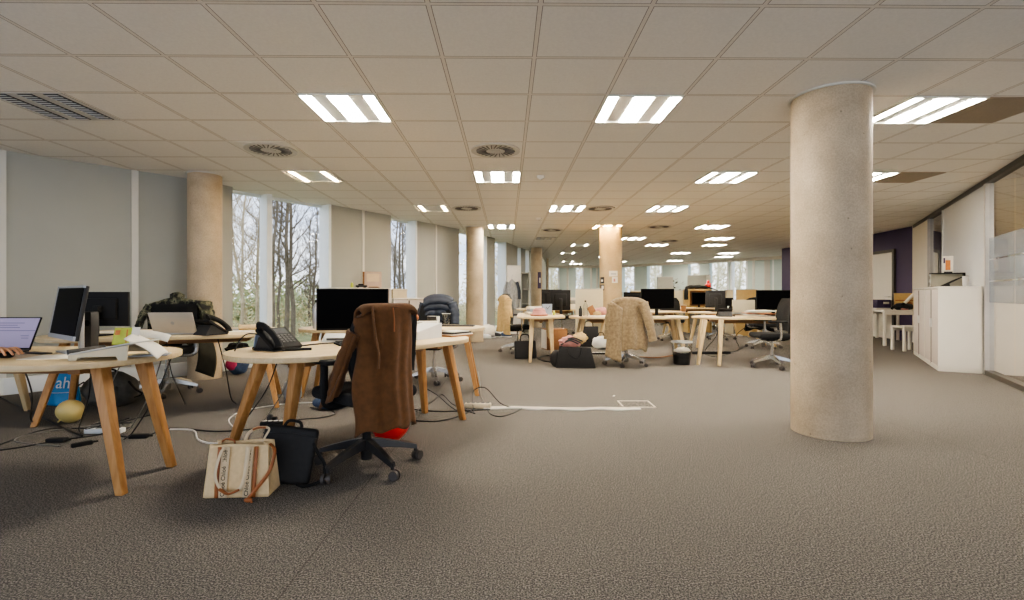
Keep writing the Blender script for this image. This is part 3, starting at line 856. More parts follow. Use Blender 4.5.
# ------------------------------------------------------------------ desks
def stadium(L, W, n=18, k=0.42):
    a, b = L / 2, W / 2; out = []
    for i in range(n + 1):
        t = -PI / 2 + PI * i / n
        out.append((a - k + k * abs(math.cos(t)), b * math.sin(t)))
    for i in range(n + 1):
        t = PI / 2 + PI * i / n
        out.append((-a + k - k * abs(math.cos(t)), b * math.sin(t)))
    return out
DESKS = {}
def desk(key, label, x, y, ang, L=2.0, W=0.9, pale=False, legs=(1, 1, 1, 1), far=False, H=DESK, legpts=None):
    if legpts:
        ca, sa = math.cos(R(ang)), math.sin(R(ang))
        loc = lambda p: (ca * (p[0] - x) + sa * (p[1] - y), -sa * (p[0] - x) + ca * (p[1] - y))
        legpts = {k: (loc(v[0]), loc(v[1])) for k, v in legpts.items()}
    root = thing('office_desk', label, 'desk', (x, y, 0), R(ang), 'birch topped desks with splayed wooden legs')
    DESKS[key] = root
    top = MB().prism(stadium(L, W), H - 0.032, H, 0.003).build('tabletop', K['topwood'], root)
    lw = K['palewood'] if pale else K['legwood']
    for i, (sx, sy) in enumerate(((1, -1), (1, 1), (-1, -1), (-1, 1))):
        b = MB()
        t0, t1 = (sx * (L / 2 - 0.22), sy * 0.15), (sx * (L / 2 - 0.08), sy * (W / 2 - 0.22))
        if legpts and i in legpts: t0, t1 = legpts[i]
        b.taper((t0[0], t0[1], H - 0.033), (t1[0], t1[1], 0.0), (0.062, 0.075), (0.042, 0.046), 0, 0.006)
        b.build('leg', lw, root)
    m = MB()
    m.box((0, 0, H - 0.072), (L - 0.72, 0.05, 0.075), bev=0.004)
    for sx in (-1, 1): m.box((sx * (L / 2 - 0.36), 0, H - 0.06), (0.07, 0.42, 0.05), bev=0.004)
    m.build('rail', K['railwood'], root)
    return root
desk('A', 'rounded birch desk nearest at left holding the purple laptop and copy holder', -3.01, 2.97, 0, 1.90, 0.95, legpts={0: ((-2.29, 2.78), (-2.10, 2.69)), 1: ((-2.23, 3.02), (-2.13, 3.13))})
desk('B', 'rounded birch desk behind the nearest left one with silver laptop and desk phone', -3.20, 4.74, 23, 1.95, 1.15)
desk('J', 'birch desk at the far left edge showing only one pale leg', -5.25, 4.45, 0, 1.7, 0.8, True)
desk('C', 'rounded birch desk with large black monitor and phone behind the brown coat chair', -1.085, 3.68, 57, 1.92, 0.88, legpts={3: ((-1.54, 3.09), (-1.83, 3.20)), 2: ((-1.30, 3.04), (-1.43, 3.12))})
desk('G', 'birch desk by the windows in front of the navy puffer jacket chair', -1.30, 5.50, 3, 2.0, 0.9)
desk('K', 'birch desk end-on with pink bag, right of the cream jacket chair', 0.50, 8.85, 88, 2.0, 0.80, True)
desk('L', 'birch desk behind the beige fleece coat chair with clutter and a bottle', 1.91, 8.25, -1, 1.94, 0.88, True)
desk('M', 'birch desk left of the large column with trays and black monitor', 3.90, 8.08, -4, 1.92, 0.9, True, legpts={3: ((2.99, 7.75), (2.84, 7.64)), 2: ((3.22, 7.70), (3.12, 7.53))})
desk('N', 'birch desk in second row holding the brown paper cup', 2.75, 10.7, 0, 1.9, 0.8, True)
desk('O', 'birch desk in second row under the grey monitor back', 4.55, 10.35, 4, 1.8, 0.8, True)
desk('P', 'far birch desk before the open wooden cubby', 5.1, 13.6, 0, 2.0, 0.9, True)
desk('Q', 'far birch desk beside the warm lit column with two dark monitors', 3.05, 13.1, 0, 1.3, 0.8, True)
desk('R', 'far birch desk behind the end-on one with black monitor backs', 0.95, 12.4, 0, 1.7, 0.9, True)
desk('S', 'far birch desk at right in front of the tan desk screens', 6.9, 12.4, 0, 2.0, 0.9, True)
desk('T', 'farthest birch desk below the grey partition screens', 6.2, 17.2, 0, 2.0, 0.9, True)

# ------------------------------------------------------------------ swivel chairs
def chair(label, x, y, rz, basemat='basegrey', backmat='chairfab', arms=True, high=1.0, brot=0.31):
    """local +Y is the direction a sitter faces"""
    root = thing('swivel_chair', label, 'office chair', (x, y, 0), rz)
    bm_ = K[basemat]
    b = MB()
    b.cyl((0, 0, 0.05), (0, 0, 0.14), 0.033, 0.042, 20)
    casts = []
    for k in range(5):
        a = 2 * PI * k / 5 + PI / 2 + brot
        c, s = math.cos(a), math.sin(a)
        t = bmesh.new(); n = 8; rings = []
        for i in range(n + 1):
            u = i / n; rr = 0.03 + 0.285 * u
            w = 0.030 * (1 - u) + 0.017 * u; h = 0.028 * (1 - u) + 0.013 * u; zc = 0.150 - 0.062 * u ** 1.3
            rings.append([t.verts.new((c * rr - s * q * w, s * rr + c * q * w, zc + e * h)) for q, e in ((-1, -1), (1, -1), (0.7, 1), (-0.7, 1))])
        for p, q in zip(rings, rings[1:]):
            for j in range(4): t.faces.new((p[j], p[(j + 1) % 4], q[(j + 1) % 4], q[j]))
        t.faces.new(rings[-1]); t.faces.new(rings[0][::-1])
        bmesh.ops.recalc_face_normals(t, faces=t.faces); b.add(t)
        b.cyl((c * 0.31, s * 0.31, 0.06), (c * 0.31, s * 0.31, 0.095), 0.011, seg=10)
        casts.append((c * 0.315, s * 0.315, a))
    b.build('star_base', bm_, root)
    for cx_, cy_, a in casts:
        q = MB(); ax = Vector((-math.sin(a + .6), math.cos(a + .6), 0)); p = Vector((cx_, cy_, 0.03)) + Vector((math.cos(a + .6), math.sin(a + .6), 0)) * 0.012
        for sd in (-1, 1): q.cyl(p + ax * sd * 0.009, p + ax * sd * 0.027, 0.030, 0.028, 18)
        q.cyl(p - ax * 0.01, p + ax * 0.01, 0.014, seg=10)
        q.build('caster', K['caster'], root)
    g = MB(); g.cyl((0, 0, 0.13), (0, 0, 0.27), 0.026, seg=16); g.cyl((0, 0, 0.27), (0, 0, 0.41), 0.017, seg=16)
    g.build('gas_lift', K['black'] if basemat == 'basegrey' else K['chrome'], root)
    g = MB(); g.box((0, -0.02, 0.415), (0.20, 0.26, 0.045), bev=0.015); g.cyl((0.08, 0.03, 0.405), (0.23, 0.05, 0.39), 0.007, seg=8)
    g.box((0.24, 0.05, 0.388), (0.06, 0.02, 0.012), bev=0.004)
    g.build('tilt_mechanism', K['black'], root)
    def cushion(v):
        return 1.0
    st = MB().box((0, 0.02, 0.47), (0.48, 0.47, 0.075), bev=0.034, seg=4)
    st.build('seat', K[backmat] if backmat == 'chairfab' else K['chairfab'], root)
    t = bmesh.new(); nu, nv = 10, 12; F_, B_ = [], []
    for j in range(nv + 1):
        v = j / nv; z = 0.54 + (high - 0.54) * v
        hw = 0.215 * (0.86 + 0.22 * math.sin(PI * min(1, v * 0.9 + .05))) * (1 - 0.35 * max(0, v - 0.86) / 0.14 * 0.5)
        yy = -0.215 - 0.05 * v + 0.03 * math.sin(PI * v)
        F_.append([t.verts.new((hw * (-1 + 2 * i / nu), yy + 0.045 * (-1 + 2 * i / nu) ** 2 + 0.018, z)) for i in range(nu + 1)])
        B_.append([t.verts.new((hw * (-1 + 2 * i / nu), yy + 0.045 * (-1 + 2 * i / nu) ** 2 - 0.018, z)) for i in range(nu + 1)])
    for j in range(nv):
        for i in range(nu):
            t.faces.new((F_[j][i], F_[j + 1][i], F_[j + 1][i + 1], F_[j][i + 1])); t.faces.new((B_[j][i], B_[j][i + 1], B_[j + 1][i + 1], B_[j + 1][i]))
        for i in (0, nu):
            t.faces.new((F_[j][i], B_[j][i], B_[j + 1][i], F_[j + 1][i]))
    for i in range(nu):
        t.faces.new((F_[0][i], F_[0][i + 1], B_[0][i + 1], B_[0][i])); t.faces.new((F_[nv][i], B_[nv][i], B_[nv][i + 1], F_[nv][i + 1]))
    bmesh.ops.recalc_face_normals(t, faces=t.faces)
    q = MB(); q.add(t); q.build('backrest', K[backmat], root)
    q = MB(); q.tube(smoothpath([(0, -0.10, 0.42), (0, -0.22, 0.44), (0, -0.265, 0.52), (0, -0.27, 0.70)], 5), 0.022, 10, 1.6); q.build('back_spine', K['black'], root)
    if arms:
        for sx in (-1, 1):
            a = MB()
            a.tube(smoothpath([(sx * 0.12, 0, 0.425), (sx * 0.26, 0, 0.43), (sx * 0.29, -0.01, 0.50), (sx * 0.285, 0.0, 0.67)], 5), 0.017, 10, 1.5)
            ar = a.build('armrest', bm_ if basemat == 'chrome' else K['black'], root)
            MB().box((sx * 0.28, 0.03, 0.685), (0.085, 0.25, 0.03), bev=0.014, seg=3).build('arm_pad', K['black'], ar)
    return root

# ------------------------------------------------------------------ garments draped over chair backs
def garment(name, label, cat, x, y, rz, m, top=1.02, w=0.22, back=0.6, front=0.2, flare=0.1, seed=1, folds=0.012, nf=7, thick=0.014, quilt=0.0, sleeves=(), lining=None, skew=0.0, lump=0.0, sq=False):
    rnd = random.Random(seed); ph = [rnd.uniform(0, 6.28) for _ in range(6)]
    root = thing(name, label, cat, (x, y, 0), rz)
    yb = -0.262; rr = 0.040; arc = PI * rr; tot = front + arc + back
    def fn(u, v):
        s = v * tot
        fo = lambda d: folds * (math.sin(u * nf + ph[0]) + 0.6 * math.sin(u * nf * 2.1 + ph[1] + d * 4)) * min(1, d / 0.18)
        if s < front:
            d = front - s; yy = yb + rr + fo(d) * .6 + 0.03 * d; z = top - rr - d; side = d
        elif s < front + arc:
            a = (s - front) / rr; yy = yb + rr * math.cos(a); z = top - rr + rr * math.sin(a); d = 0; side = 0
        else:
            d = s - front - arc; yy = yb - rr - fo(d) - 0.07 * d * (1 - abs(u) ** 2); z = top - rr - d; side = d
        z -= (0.055 * abs(u) ** 3 if not sq else 0.03 * abs(u) ** 8) + lump * math.sin(u * 5 + ph[2]) 
        z += skew * u * d
        ww = w * (1 + flare * d / max(back, 0.01)) * (1 + 0.03 * math.sin(d * 17 + ph[3]))
        xx = u * ww + 0.012 * math.sin(d * 11 + ph[4]) * min(1, d * 4)
        if s >= front + arc: yy += 0.085 * abs(u) ** 5
        if quilt and d > 0: 
            sg = -1 if s >= front + arc else 1
            yy += sg * quilt * abs(math.sin(d * PI / 0.075)); xx *= 1 + 0.25 * quilt * abs(math.sin(d * PI / 0.075))
        z += 0.012 * math.sin(u * 9 + ph[5]) * (d / max(back, 0.1))
        return Vector((xx, yy, z))
    MB().sheet(fn, 44, 64).build('coat_body', m, root, solid=thick)
    for (sx, x0, y0, z0, x1, y1, z1, rad) in sleeves:
        pts = smoothpath([(x0, y0, z0), (x0 + (x1 - x0) * .45 + sx * 0.02, y0 + (y1 - y0) * .4, z0 + (z1 - z0) * .45), (x1, y1, z1)], 9)
        MB().tube(pts, lambda u: rad * (1.12 - 0.32 * u) * (1 + 0.06 * math.sin(u * 34) + 0.05 * math.sin(u * 15)), 16, 0.62).build('sleeve', m, root)
    if lining:
        MB().sheet(lambda u, v: Vector((u * w * 0.8, yb + rr + 0.055 + 0.01 * math.sin(u * 8), top - 0.06 - v * front * 0.95)), 12, 10).build('lining', lining, root, solid=0.006)
    return root

# chair with the brown coat, nearest
c1x, c1y, c1r = -0.91, 3.13, R(50)
chair('black swivel chair nearest to the viewer, under the brown coat', c1x, c1y, c1r, 'basegrey', brot=0.524)
g = garment('brown_coat', 'long brown coat draped over the nearest swivel chair', 'coat', c1x - 0.03, c1y, c1r, K['brown'], top=1.02, w=0.19, back=0.685, front=0.22, flare=0.08, seed=4, folds=0.012, nf=6, sq=True,
            sleeves=((-1, -0.17, -0.20, 0.86, -0.225, -0.06, 0.50, 0.07),))
MB().tube(smoothpath([(-0.14, -0.315, 1.01), (-0.135, -0.335, 0.86), (-0.12, -0.350, 0.74), (-0.125, -0.352, 0.66)], 5), 0.026, 10, 0.25).build('belt', K['brown'], g)
MB().sheet(lambda u, v: Vector((-0.205 - 0.045 * v + 0.03 * u * (0.6 + v * .6), -0.19 + 0.10 * u * (1 + .3 * v) + 0.20 * v + 0.012 * math.sin(u * 6 + v * 5), 0.80 - 0.38 * v - .05 * u)), 14, 16).build('front_flap', K['brown'], g, solid=0.014)
MB().tube([(0.0, -0.318, 1.0), (0.004, -0.325, 0.93), (0.0, -0.330, 0.86)], 0.004, 6).build('hanging_loop', K['leather'], g)
m = MB(); m.tube(smoothpath([(0.20, -0.235, 0.98), (0.222, -0.232, 0.92), (0.222, -0.22, 0.75), (0.215, -0.21, 0.6)], 4), 0.016, 8, 1.6); m.build('dark_lining', K['blackcoat'], g)

# chair with the camouflage jacket, behind desk B
x, y = -3.74, 5.42
chair('black swivel chair with polished base behind the silver laptop', x, y, R(188), 'chrome')
g = garment('camouflage_jacket', 'green camouflage jacket over the chair behind the silver laptop', 'jacket', x, y, R(188), K['camo'], top=1.03, w=0.30, back=0.5, front=0.34, flare=0.05, seed=7, folds=0.02, nf=6, lump=0.012,
            sleeves=((-1, -0.28, -0.22, 0.98, -0.37, -0.12, 0.70, 0.075), (1, 0.28, -0.22, 0.95, 0.36, -0.14, 0.72, 0.07)), lining=K['blackcoat'])
MB().sheet(lambda u, v: Vector((-0.24 - 0.10 * math.sin(v * 2.4) + 0.06 * u, -0.16 + 0.08 * u, 0.74 - 0.56 * v + 0.05 * u)), 8, 14).build('hanging_panel', K['olive'], g, solid=0.012)
MB().ell((0.03, -0.27, 1.06), (0.07, 0.05, 0.045), u=12, v=8, fn=lambda c: 1 + 0.2 * math.sin(c.x * 9) * math.cos(c.y * 7)).build('hood', K['camo'], g)

# chair with the navy jacket, behind desk G
x, y = -0.97, 6.22
chair('swivel chair with polished base under the navy puffer jacket', x, y, R(176), 'chrome')
garment('puffer_jacket', 'navy quilted puffer jacket over the chair by the windows', 'jacket', x, y, R(176), K['navy'], top=1.07, w=0.19, back=0.42, front=0.40, flare=0.08, seed=9, folds=0.008, thick=0.03, quilt=0.018,
        sleeves=((-1, -0.18, -0.22, 0.97, -0.24, -0.16, 0.70, 0.065), (1, 0.18, -0.24, 0.96, 0.21, -0.20, 0.72, 0.06)), lining=None)

# chair with the cream jacket
x, y = 0.10, 9.35
chair('black swivel chair facing the end-on desk with a cream jacket', x, y, R(-72), 'chrome', 'greymesh', high=1.09)
garment('cream_jacket', 'cream fleece jacket on the chair left of the end-on desk', 'jacket', x, y, R(-72), K['cream'], top=1.06, w=0.25, back=0.62, front=0.3, flare=0.15, seed=11, folds=0.018, nf=5, thick=0.03,
        sleeves=((1, 0.24, -0.28, 0.98, 0.27, -0.30, 0.55, 0.085), (-1, -0.23, -0.22, 0.97, -0.27, -0.12, 0.62, 0.08)))

# chair with the beige fleece coat
x, y = 1.74, 7.62
chair('swivel chair with polished base under the beige fleece coat', x, y, R(-6), 'chrome')
g = garment('fleece_coat', 'beige fleece coat draped over the chair at the middle desk', 'coat', x, y, R(-6), K['teddy'], top=1.025, w=0.245, back=0.71, front=0.25, flare=0.06, seed=13, folds=0.020, nf=5, thick=0.035, skew=0.02,
        sleeves=((-1, -0.22, -0.29, 0.93, -0.30, -0.30, 0.42, 0.09), (1, 0.20, -0.275, 0.95, 0.35, -0.28, 0.40, 0.09)))
MB().sheet(lambda u, v: Vector((-0.18 + 0.08 * u * (1 + .4 * v) - 0.05 * v, -0.335 - 0.03 * math.cos(u * 2) - .02 * v, 0.93 - 0.80 * v - .05 * u)), 12, 20).build('front_panel', K['teddy'], g, solid=0.03)

# black chairs at the right-hand desk
chair('black swivel chair with pale base partly behind the large column', 3.86, 7.42, R(84), 'chrome', 'chairfab', high=1.02)
chair('black swivel chair beyond the right desk with a coat hanging on it', 5.05, 10.05, R(170), 'chrome')
garment('black_coat', 'black coat hanging on the chair beyond the right-hand desk', 'coat', 5.05, 10.05, R(170), K['blackcoat'], top=1.02, w=0.25, back=0.6, front=0.62, flare=0.1, seed=21, folds=0.02)
for i, (x, y, rz, lb) in enumerate(((3.75, 11.75, 175, 'black swivel chair behind the second-row desk with brown cup'), (5.9, 14.6, 160, 'far black swivel chair behind the desk before the wooden cubby'),
                     (1.35, 13.6, 185, 'far black swivel chair behind the two black monitor backs'), (7.5, 13.6, 200, 'far black swivel chair beside the tan desk screens'), (5.0, 12.0, 20, 'black swivel chair between the second and third row of desks'))):
    chair(lb, x, y, R(rz), 'chrome')

# ------------------------------------------------------------------ monitors, computers, phones
def monitor(label, x, y, yaw, zb, w=0.54, h=0.325, bezel='black', zt=DESK, tilt=0.0, neck='black', reach=0.06):
    """screen faces local -Y"""
    root = thing('monitor', label, 'monitor', (x, y, zt), R(yaw))
    zc = zb - zt + h / 2
    M_ = Matrix.Translation((0, 0, zc)) @ Matrix.Rotation(-R(tilt), 4, 'X')
    p = MB(); p.box((0, 0.006, 0), (w, 0.022, h), bev=0.005); p.box((0, 0.025, 0), (w * 0.62, 0.028, h * 0.62), bev=0.012)
    p.bm.transform(M_); pn = p.build('casing', K['black'] if bezel == 'black' else K['dark'], root)
    if bezel == 'silver':
        f = MB(); e = 0.013
        f.box((0, -0.007, -h / 2 + e), (w, 0.012, 2 * e)); f.box((0, -0.007, h / 2 - e / 2), (w, 0.012, e)); f.box((-w / 2 + e / 2, -0.007, 0), (e, 0.012, h))
        f.bm.transform(M_); f.build('silver_bezel', K['silver'], root, smooth=False)
    s = MB().box((0, -0.0065, 0.004), (w - 0.022, 0.004, h - 0.026)); s.bm.transform(M_)
    s.build('screen', K['screen'], pn, smooth=False)
    n = MB(); n.box((0, 0.04 + reach * .5, zc * 0.5 + 0.01), (0.055, 0.022, zc + 0.02), bev=0.006); n.box((0, 0.035 + reach * .25, zc), (0.06, 0.05, 0.06), bev=0.008)
    n.build('neck', K[neck], root)
    b = MB(); b.box((0, 0.03 + reach * .5, 0.006), (0.22, 0.18, 0.012), bev=0.005); b.build('foot', K[neck], root)
    return root
monitor('tilted black monitor with silver bezel on the nearest left desk', -2.72, 3.06, -36, 0.805, 0.54, 0.325, 'silver', tilt=9, neck='silver', reach=0.05)
monitor('black monitor seen from behind on the left desk by the camouflage jacket', -3.60, 4.40, 176, 0.80, 0.50, 0.30)
monitor('large black monitor in front of the big windows, behind the brown coat', -1.28, 4.02, 9, 0.79, 0.56, 0.335)
monitor('black monitor back on the end-on desk beside the pink bag', 0.88, 9.10, 185, 0.79, 0.37, 0.37)
monitor('further black monitor back peeking out left of the front pair', 0.97, 12.25, 180, 0.80, 0.50, 0.40)
monitor('black monitor facing us right of the beige fleece coat', 2.46, 8.45, -3, 0.83, 0.56, 0.345)
monitor('black monitor facing us beside the large column', 4.36, 8.28, -2, 0.82, 0.62, 0.33)
monitor('dark monitor back directly left of the beige fleece coat top', 2.62, 13.0, 182, 0.80, 0.50, 0.34)
monitor('second dark monitor back above the beige fleece coat', 3.15, 13.0, 178, 0.80, 0.50, 0.34)
monitor('grey monitor back with dark stand on the second-row desk', 4.25, 10.45, 172, 0.80, 0.40, 0.36, bezel='dark', neck='dark')
monitor('far dark monitor inside the open wooden cubby', 5.15, 13.7, 0, 0.80, 0.44, 0.33)

# laptop with the lavender page
lx, ly = -3.17, 3.12
lp = thing('laptop', 'open laptop with lavender page at the left edge', 'laptop', (lx, ly, DESK), 0)
MB().box((0, -0.11, 0.008), (0.32, 0.22, 0.014), bev=0.004).build('keyboard_base', K['dark'], lp)
m = MB()
for r_ in range(5): m.box((0, -0.045 - r_ * 0.022, 0.0165), (0.28, 0.016, 0.003))
m.build('keys', K['black'], lp, smooth=False)
T_ = Matrix.Translation((0, 0.0, 0.012)) @ Matrix.Rotation(R(-22), 4, 'X')
m = MB(); m.box((0, 0.004, 0.108), (0.32, 0.008, 0.216), bev=0.003); m.bm.transform(T_); lid = m.build('lid', K['black'], lp)
m = MB(); m.box((0, -0.0015, 0.110), (0.306, 0.003, 0.196)); m.bm.transform(T_); m.build('screen', K['lavender'], lid, smooth=False)
m = MB(); m.box((0, -0.0035, 0.124), (0.306, 0.002, 0.003))
for zz, w_, xx in ((0.09, 0.05, 0.10), (0.075, 0.045, 0.105), (0.175, 0.2, -0.03), (0.16, 0.16, -0.05), (0.145, 0.18, -0.04)): m.box((xx, -0.0035, zz), (w_, 0.002, 0.003))
m.bm.transform(T_); m.build('page_text', K['pagegrey'], lid, smooth=False)

lp = thing('laptop', 'silver laptop with its lid back turned to us on the second left desk', 'laptop', (-2.97, 4.42, DESK), R(-176))
MB().box((0, -0.12, 0.008), (0.36, 0.24, 0.014), bev=0.004).build('keyboard_base', K['silver'], lp)
T_ = Matrix.Translation((0, 0.0, 0.012)) @ Matrix.Rotation(R(-24), 4, 'X')
m = MB(); m.box((0, 0.004, 0.108), (0.37, 0.008, 0.20), bev=0.003); m.bm.transform(T_); lid = m.build('lid', K['lapsilver'], lp)
m = MB(); m.ell((0, 0.009, 0.108), (0.016, 0.001, 0.016), u=14, v=8); m.bm.transform(T_); m.build('lid_emblem', K['silver'], lid)
m = MB(); m.box((0, -0.0015, 0.110), (0.34, 0.003, 0.18)); m.bm.transform(T_); m.build('screen', K['screen'], lid, smooth=False)

def phone(label, x, y, rz):
    """desk telephone; the user sits on local -Y"""
    root = thing('desk_phone', label, 'telephone', (x, y, DESK), R(rz), 'black desk phones')
    t = MB(); t.taper((0, 0, 0.0), (0, 0.03, 0.085), (0.20, 0.20), (0.20, 0.05)); 
    t.build('stand', K['dark'], root)
    M_ = Matrix.Translation((0.0, -0.01, 0.072)) @ Matrix.Rotation(R(34), 4, 'X')
    b = MB(); b.box((0, 0, 0), (0.22, 0.21, 0.022), bev=0.006); b.bm.transform(M_); bd = b.build('body', K['black'], root)
    s = MB(); s.box((0.03, 0.060, 0.0125), (0.11, 0.055, 0.004)); s.bm.transform(M_); s.build('display', K['greymesh'], bd, smooth=False)
    k_ = MB()
    for i in range(4):
        for j in range(4): k_.box((-0.005 + i * 0.026, 0.012 - j * 0.022, 0.0125), (0.017, 0.013, 0.006))
    k_.bm.transform(M_); k_.build('keypad', K['basegrey'], bd, smooth=False)
    h = MB(); h.tube(smoothpath([(-0.08, 0.11, 0.02), (-0.08, 0.085, 0.042), (-0.08, 0.0, 0.055), (-0.08, -0.085, 0.042), (-0.08, -0.11, 0.02)], 5), lambda u: 0.017 + 0.012 * abs(2 * u - 1) ** 3, 10, 1.25)
    h.bm.transform(M_); hs = h.build('handset', K['black'], root)
    co_ = []
    for i in range(60):
        a = i * 0.9; co_.append((-0.12 - 0.03 * math.sin(i / 59 * PI) + 0.008 * math.cos(a), -0.08 + 0.16 * i / 59, 0.014 + 0.008 * math.sin(a)))
    MB().tube(co_, 0.0022, 5).build('coiled_cord', K['cablek'], root)
    return root
phone('black desk phone on the second left desk beside the silver laptop', -2.68, 4.45, 150)
p = fl(274, 351, DESK)
ph = phone('black desk phone in front on the desk with the brown coat chair', p.x - 0.02, p.y + 0.10, 62)
MB().box((-0.02, 0.105, 0.055), (0.15, 0.008, 0.095), (R(12), 0, 0)).build('blue_card', K['bluepaper'], ph, smooth=False)

# copy holder with notes on the nearest desk
cb = fl(100, 357, DESK)
ch = thing('copy_holder', 'pale sloping copy holder carrying notes on the nearest left desk', 'document holder', (-2.24, 2.83, DESK), R(4))
for yy in (-0.13, 0.13):
    m = MB(); m.prism([(-0.155, 0.0), (-0.115, 0.0), (-0.105, 0.018), (0.09, 0.022), (0.10, 0.0), (0.145, 0.0), (0.15, 0.082), (-0.155, 0.028)], -0.004, 0.004, M=Matrix.Translation((0, yy, 0)) @ Matrix.Rotation(PI / 2, 4, 'X'))
    m.build('side_plate', K['beigeplast'], ch, smooth=False)
m = MB(); m.box((0, 0, 0.062), (0.33, 0.27, 0.008), (0, R(-10.5), 0), 0.003); m.build('sloping_shelf', K['grille'], ch)
m = MB(); m.box((-0.155, 0, 0.045), (0.012, 0.27, 0.03), (0, R(-10), 0), 0.003); m.build('front_lip', K['dark'], ch)
nt_ = thing('note_sheet', 'lime green printed sheet standing on the copy holder', 'paper', (-2.225, 2.84, DESK + 0.072), R(8))
m = MB(); m.sheet(lambda u, v: Vector((0.047 * u + .006 * v, 0.02 * v + .004 * u * u, 0.095 * v)), 6, 6); m.build('sheet', K['lime'], nt_, solid=0.001)
MB().quad((0.048, -0.002, 0.0), (0.088, 0.004, 0.004), (0.092, 0.026, 0.098), (0.054, 0.018, 0.096)).build('white_margin', K['paper'], nt_, smooth=False)
m = MB(); m.quad((-0.032, 0.003, 0.055), (-0.006, 0.003, 0.055), (-0.004, 0.011, 0.082), (-0.03, 0.011, 0.082)); m.quad((0.024, 0.002, 0.01), (0.031, 0.002, 0.01), (0.033, 0.014, 0.085), (0.026, 0.014, 0.085)); m.build('orange_print', K['orange'], nt_, smooth=False)
o = MB().sheet(lambda u, v: Vector((0.10 * u, 0.05 * v, 0.03 * math.sin(v * 2) - 0.012 * u * u)), 8, 8).build('paper_sheet', K['paper'], solid=0.0012)
o.location = (-2.15, 2.96, DESK + 0.10); o.rotation_euler = (R(15), R(10), R(15)); tag(o, 'white crumpled sheet behind the lime note on the copy holder', 'paper')
o = MB().sheet(lambda u, v: Vector((0.085 * u, 0.24 * (v - .5), 0.055 * (1 - u) * .6 + 0.02 * math.sin(v * 3) - 0.03 * max(0, u) ** 2)), 10, 10).build('paper_sheet', K['paper'], solid=0.0012)
o.location = (-2.10, 2.88, DESK + 0.035); o.rotation_euler = (0, R(8), R(20)); tag(o, 'curled white page hanging off the right end of the copy holder', 'paper')
o = MB().box((0, 0, 0.004), (0.19, 0.12, 0.008), bev=0.002).build('notebook', K['silver']); o.location = (-2.12, 2.93, DESK); o.rotation_euler = (0, 0, R(25)); tag(o, 'silver notebook lying under the curled page', 'notebook')
def papers(label, x, y, z, w, d, rz, m='paper', t=0.003):
    o = MB().box((0, 0, t / 2), (w, d, t)).build('paper_sheet', K[m], smooth=False); o.location = (x, y, z); o.rotation_euler = (0, 0, R(rz)); return tag(o, label, 'paper')
papers('white sheets lying flat in front of the tilted monitor', -2.58, 2.86, DESK, 0.30, 0.21, 12)
papers('white papers on the second desk behind the tilted monitor', -3.62, 4.62, DESK, 0.5, 0.3, 20, t=0.012)
sp = thing('speaker', 'slim black upright speaker behind the tilted monitor', 'speaker', (-2.775, 3.30, DESK), R(-5))
MB().box((0, 0, 0.125), (0.05, 0.06, 0.24), bev=0.006).build('cabinet', K['dark'], sp); MB().lathe([(0, 0.0), (0.018, 0.003), (0.02, 0.0)], (0, -0.031, 0.17), 20, Matrix.Rotation(PI / 2, 4, 'X')).build('driver', K['black'], sp)
# pen/black stylus and grey mat
o = MB().box((0, 0, 0.004), (0.17, 0.055, 0.008), bev=0.003).build('stapler_tray', K['dark']); o.location = (-2.86, 3.02, DESK); o.rotation_euler = (0, 0, R(-20)); tag(o, 'thin dark slab right of the lavender laptop', 'tray')

# hand of the person at the left edge
hx, hy = -2.86, 2.82
ms = thing('computer_mouse', 'black mouse under the hand at the left edge', 'mouse', (hx - 0.005, hy + 0.01, DESK), R(-20))
MB().ell((0, 0, 0.016), (0.055, 0.032, 0.020), u=16, v=10).build('shell', K['black'], ms); MB().cyl((0.03, -0.004, 0.034), (0.03, 0.004, 0.034), 0.008, seg=12).build('scroll_wheel', K['dark'], ms)
pr = thing('person', 'person mostly outside the left edge, hand resting on a mouse', 'person', (hx, hy, DESK), R(-8))
h = MB()
h.ell((-0.035, 0.0, 0.044), (0.052, 0.041, 0.017), (0, R(6), 0), 16, 10)
def finger(pts, r0, r1): h.tube(smoothpath(pts, 5), lambda u: r0 + (r1 - r0) * u, 10); h.ell(pts[-1], (r1, r1, r1), u=10, v=8)
for yy, L_, sp_ in ((0.029, 0.064, 0.010), (0.010, 0.074, 0.003), (-0.010, 0.069, -0.004), (-0.028, 0.053, -0.012)):
    x0 = 0.002
    finger([(x0 - 0.02, yy, 0.045), (x0 + L_ * .38, yy + sp_ * .5, 0.052), (x0 + L_ * .72, yy + sp_ * .9, 0.040), (x0 + L_, yy + sp_, 0.021)], 0.0095, 0.0068)
finger([(-0.06, -0.03, 0.036), (-0.035, -0.052, 0.030), (-0.010, -0.058, 0.024), (0.012, -0.052, 0.018)], 0.0115, 0.008)
h.tube(smoothpath([(-0.07, 0, 0.044), (-0.11, 0.0, 0.045), (-0.20, -0.02, 0.047), (-0.34, -0.06, 0.06)], 5), lambda u: 0.026 + 0.016 * u, 14, 1.2)
h.build('hand_and_forearm', K['skin'], pr, remesh=0.0035)
MB().tube(smoothpath([(-0.19, -0.018, 0.052), (-0.30, -0.05, 0.06), (-0.42, -0.10, 0.08), (-0.50, -0.20, 0.18), (-0.53, -0.26, 0.42), (-0.54, -0.27, 0.60)], 6), lambda u: 0.046 + 0.024 * u + 0.003 * math.sin(u * 40), 16).build('sleeve', K['sleeve'], pr)

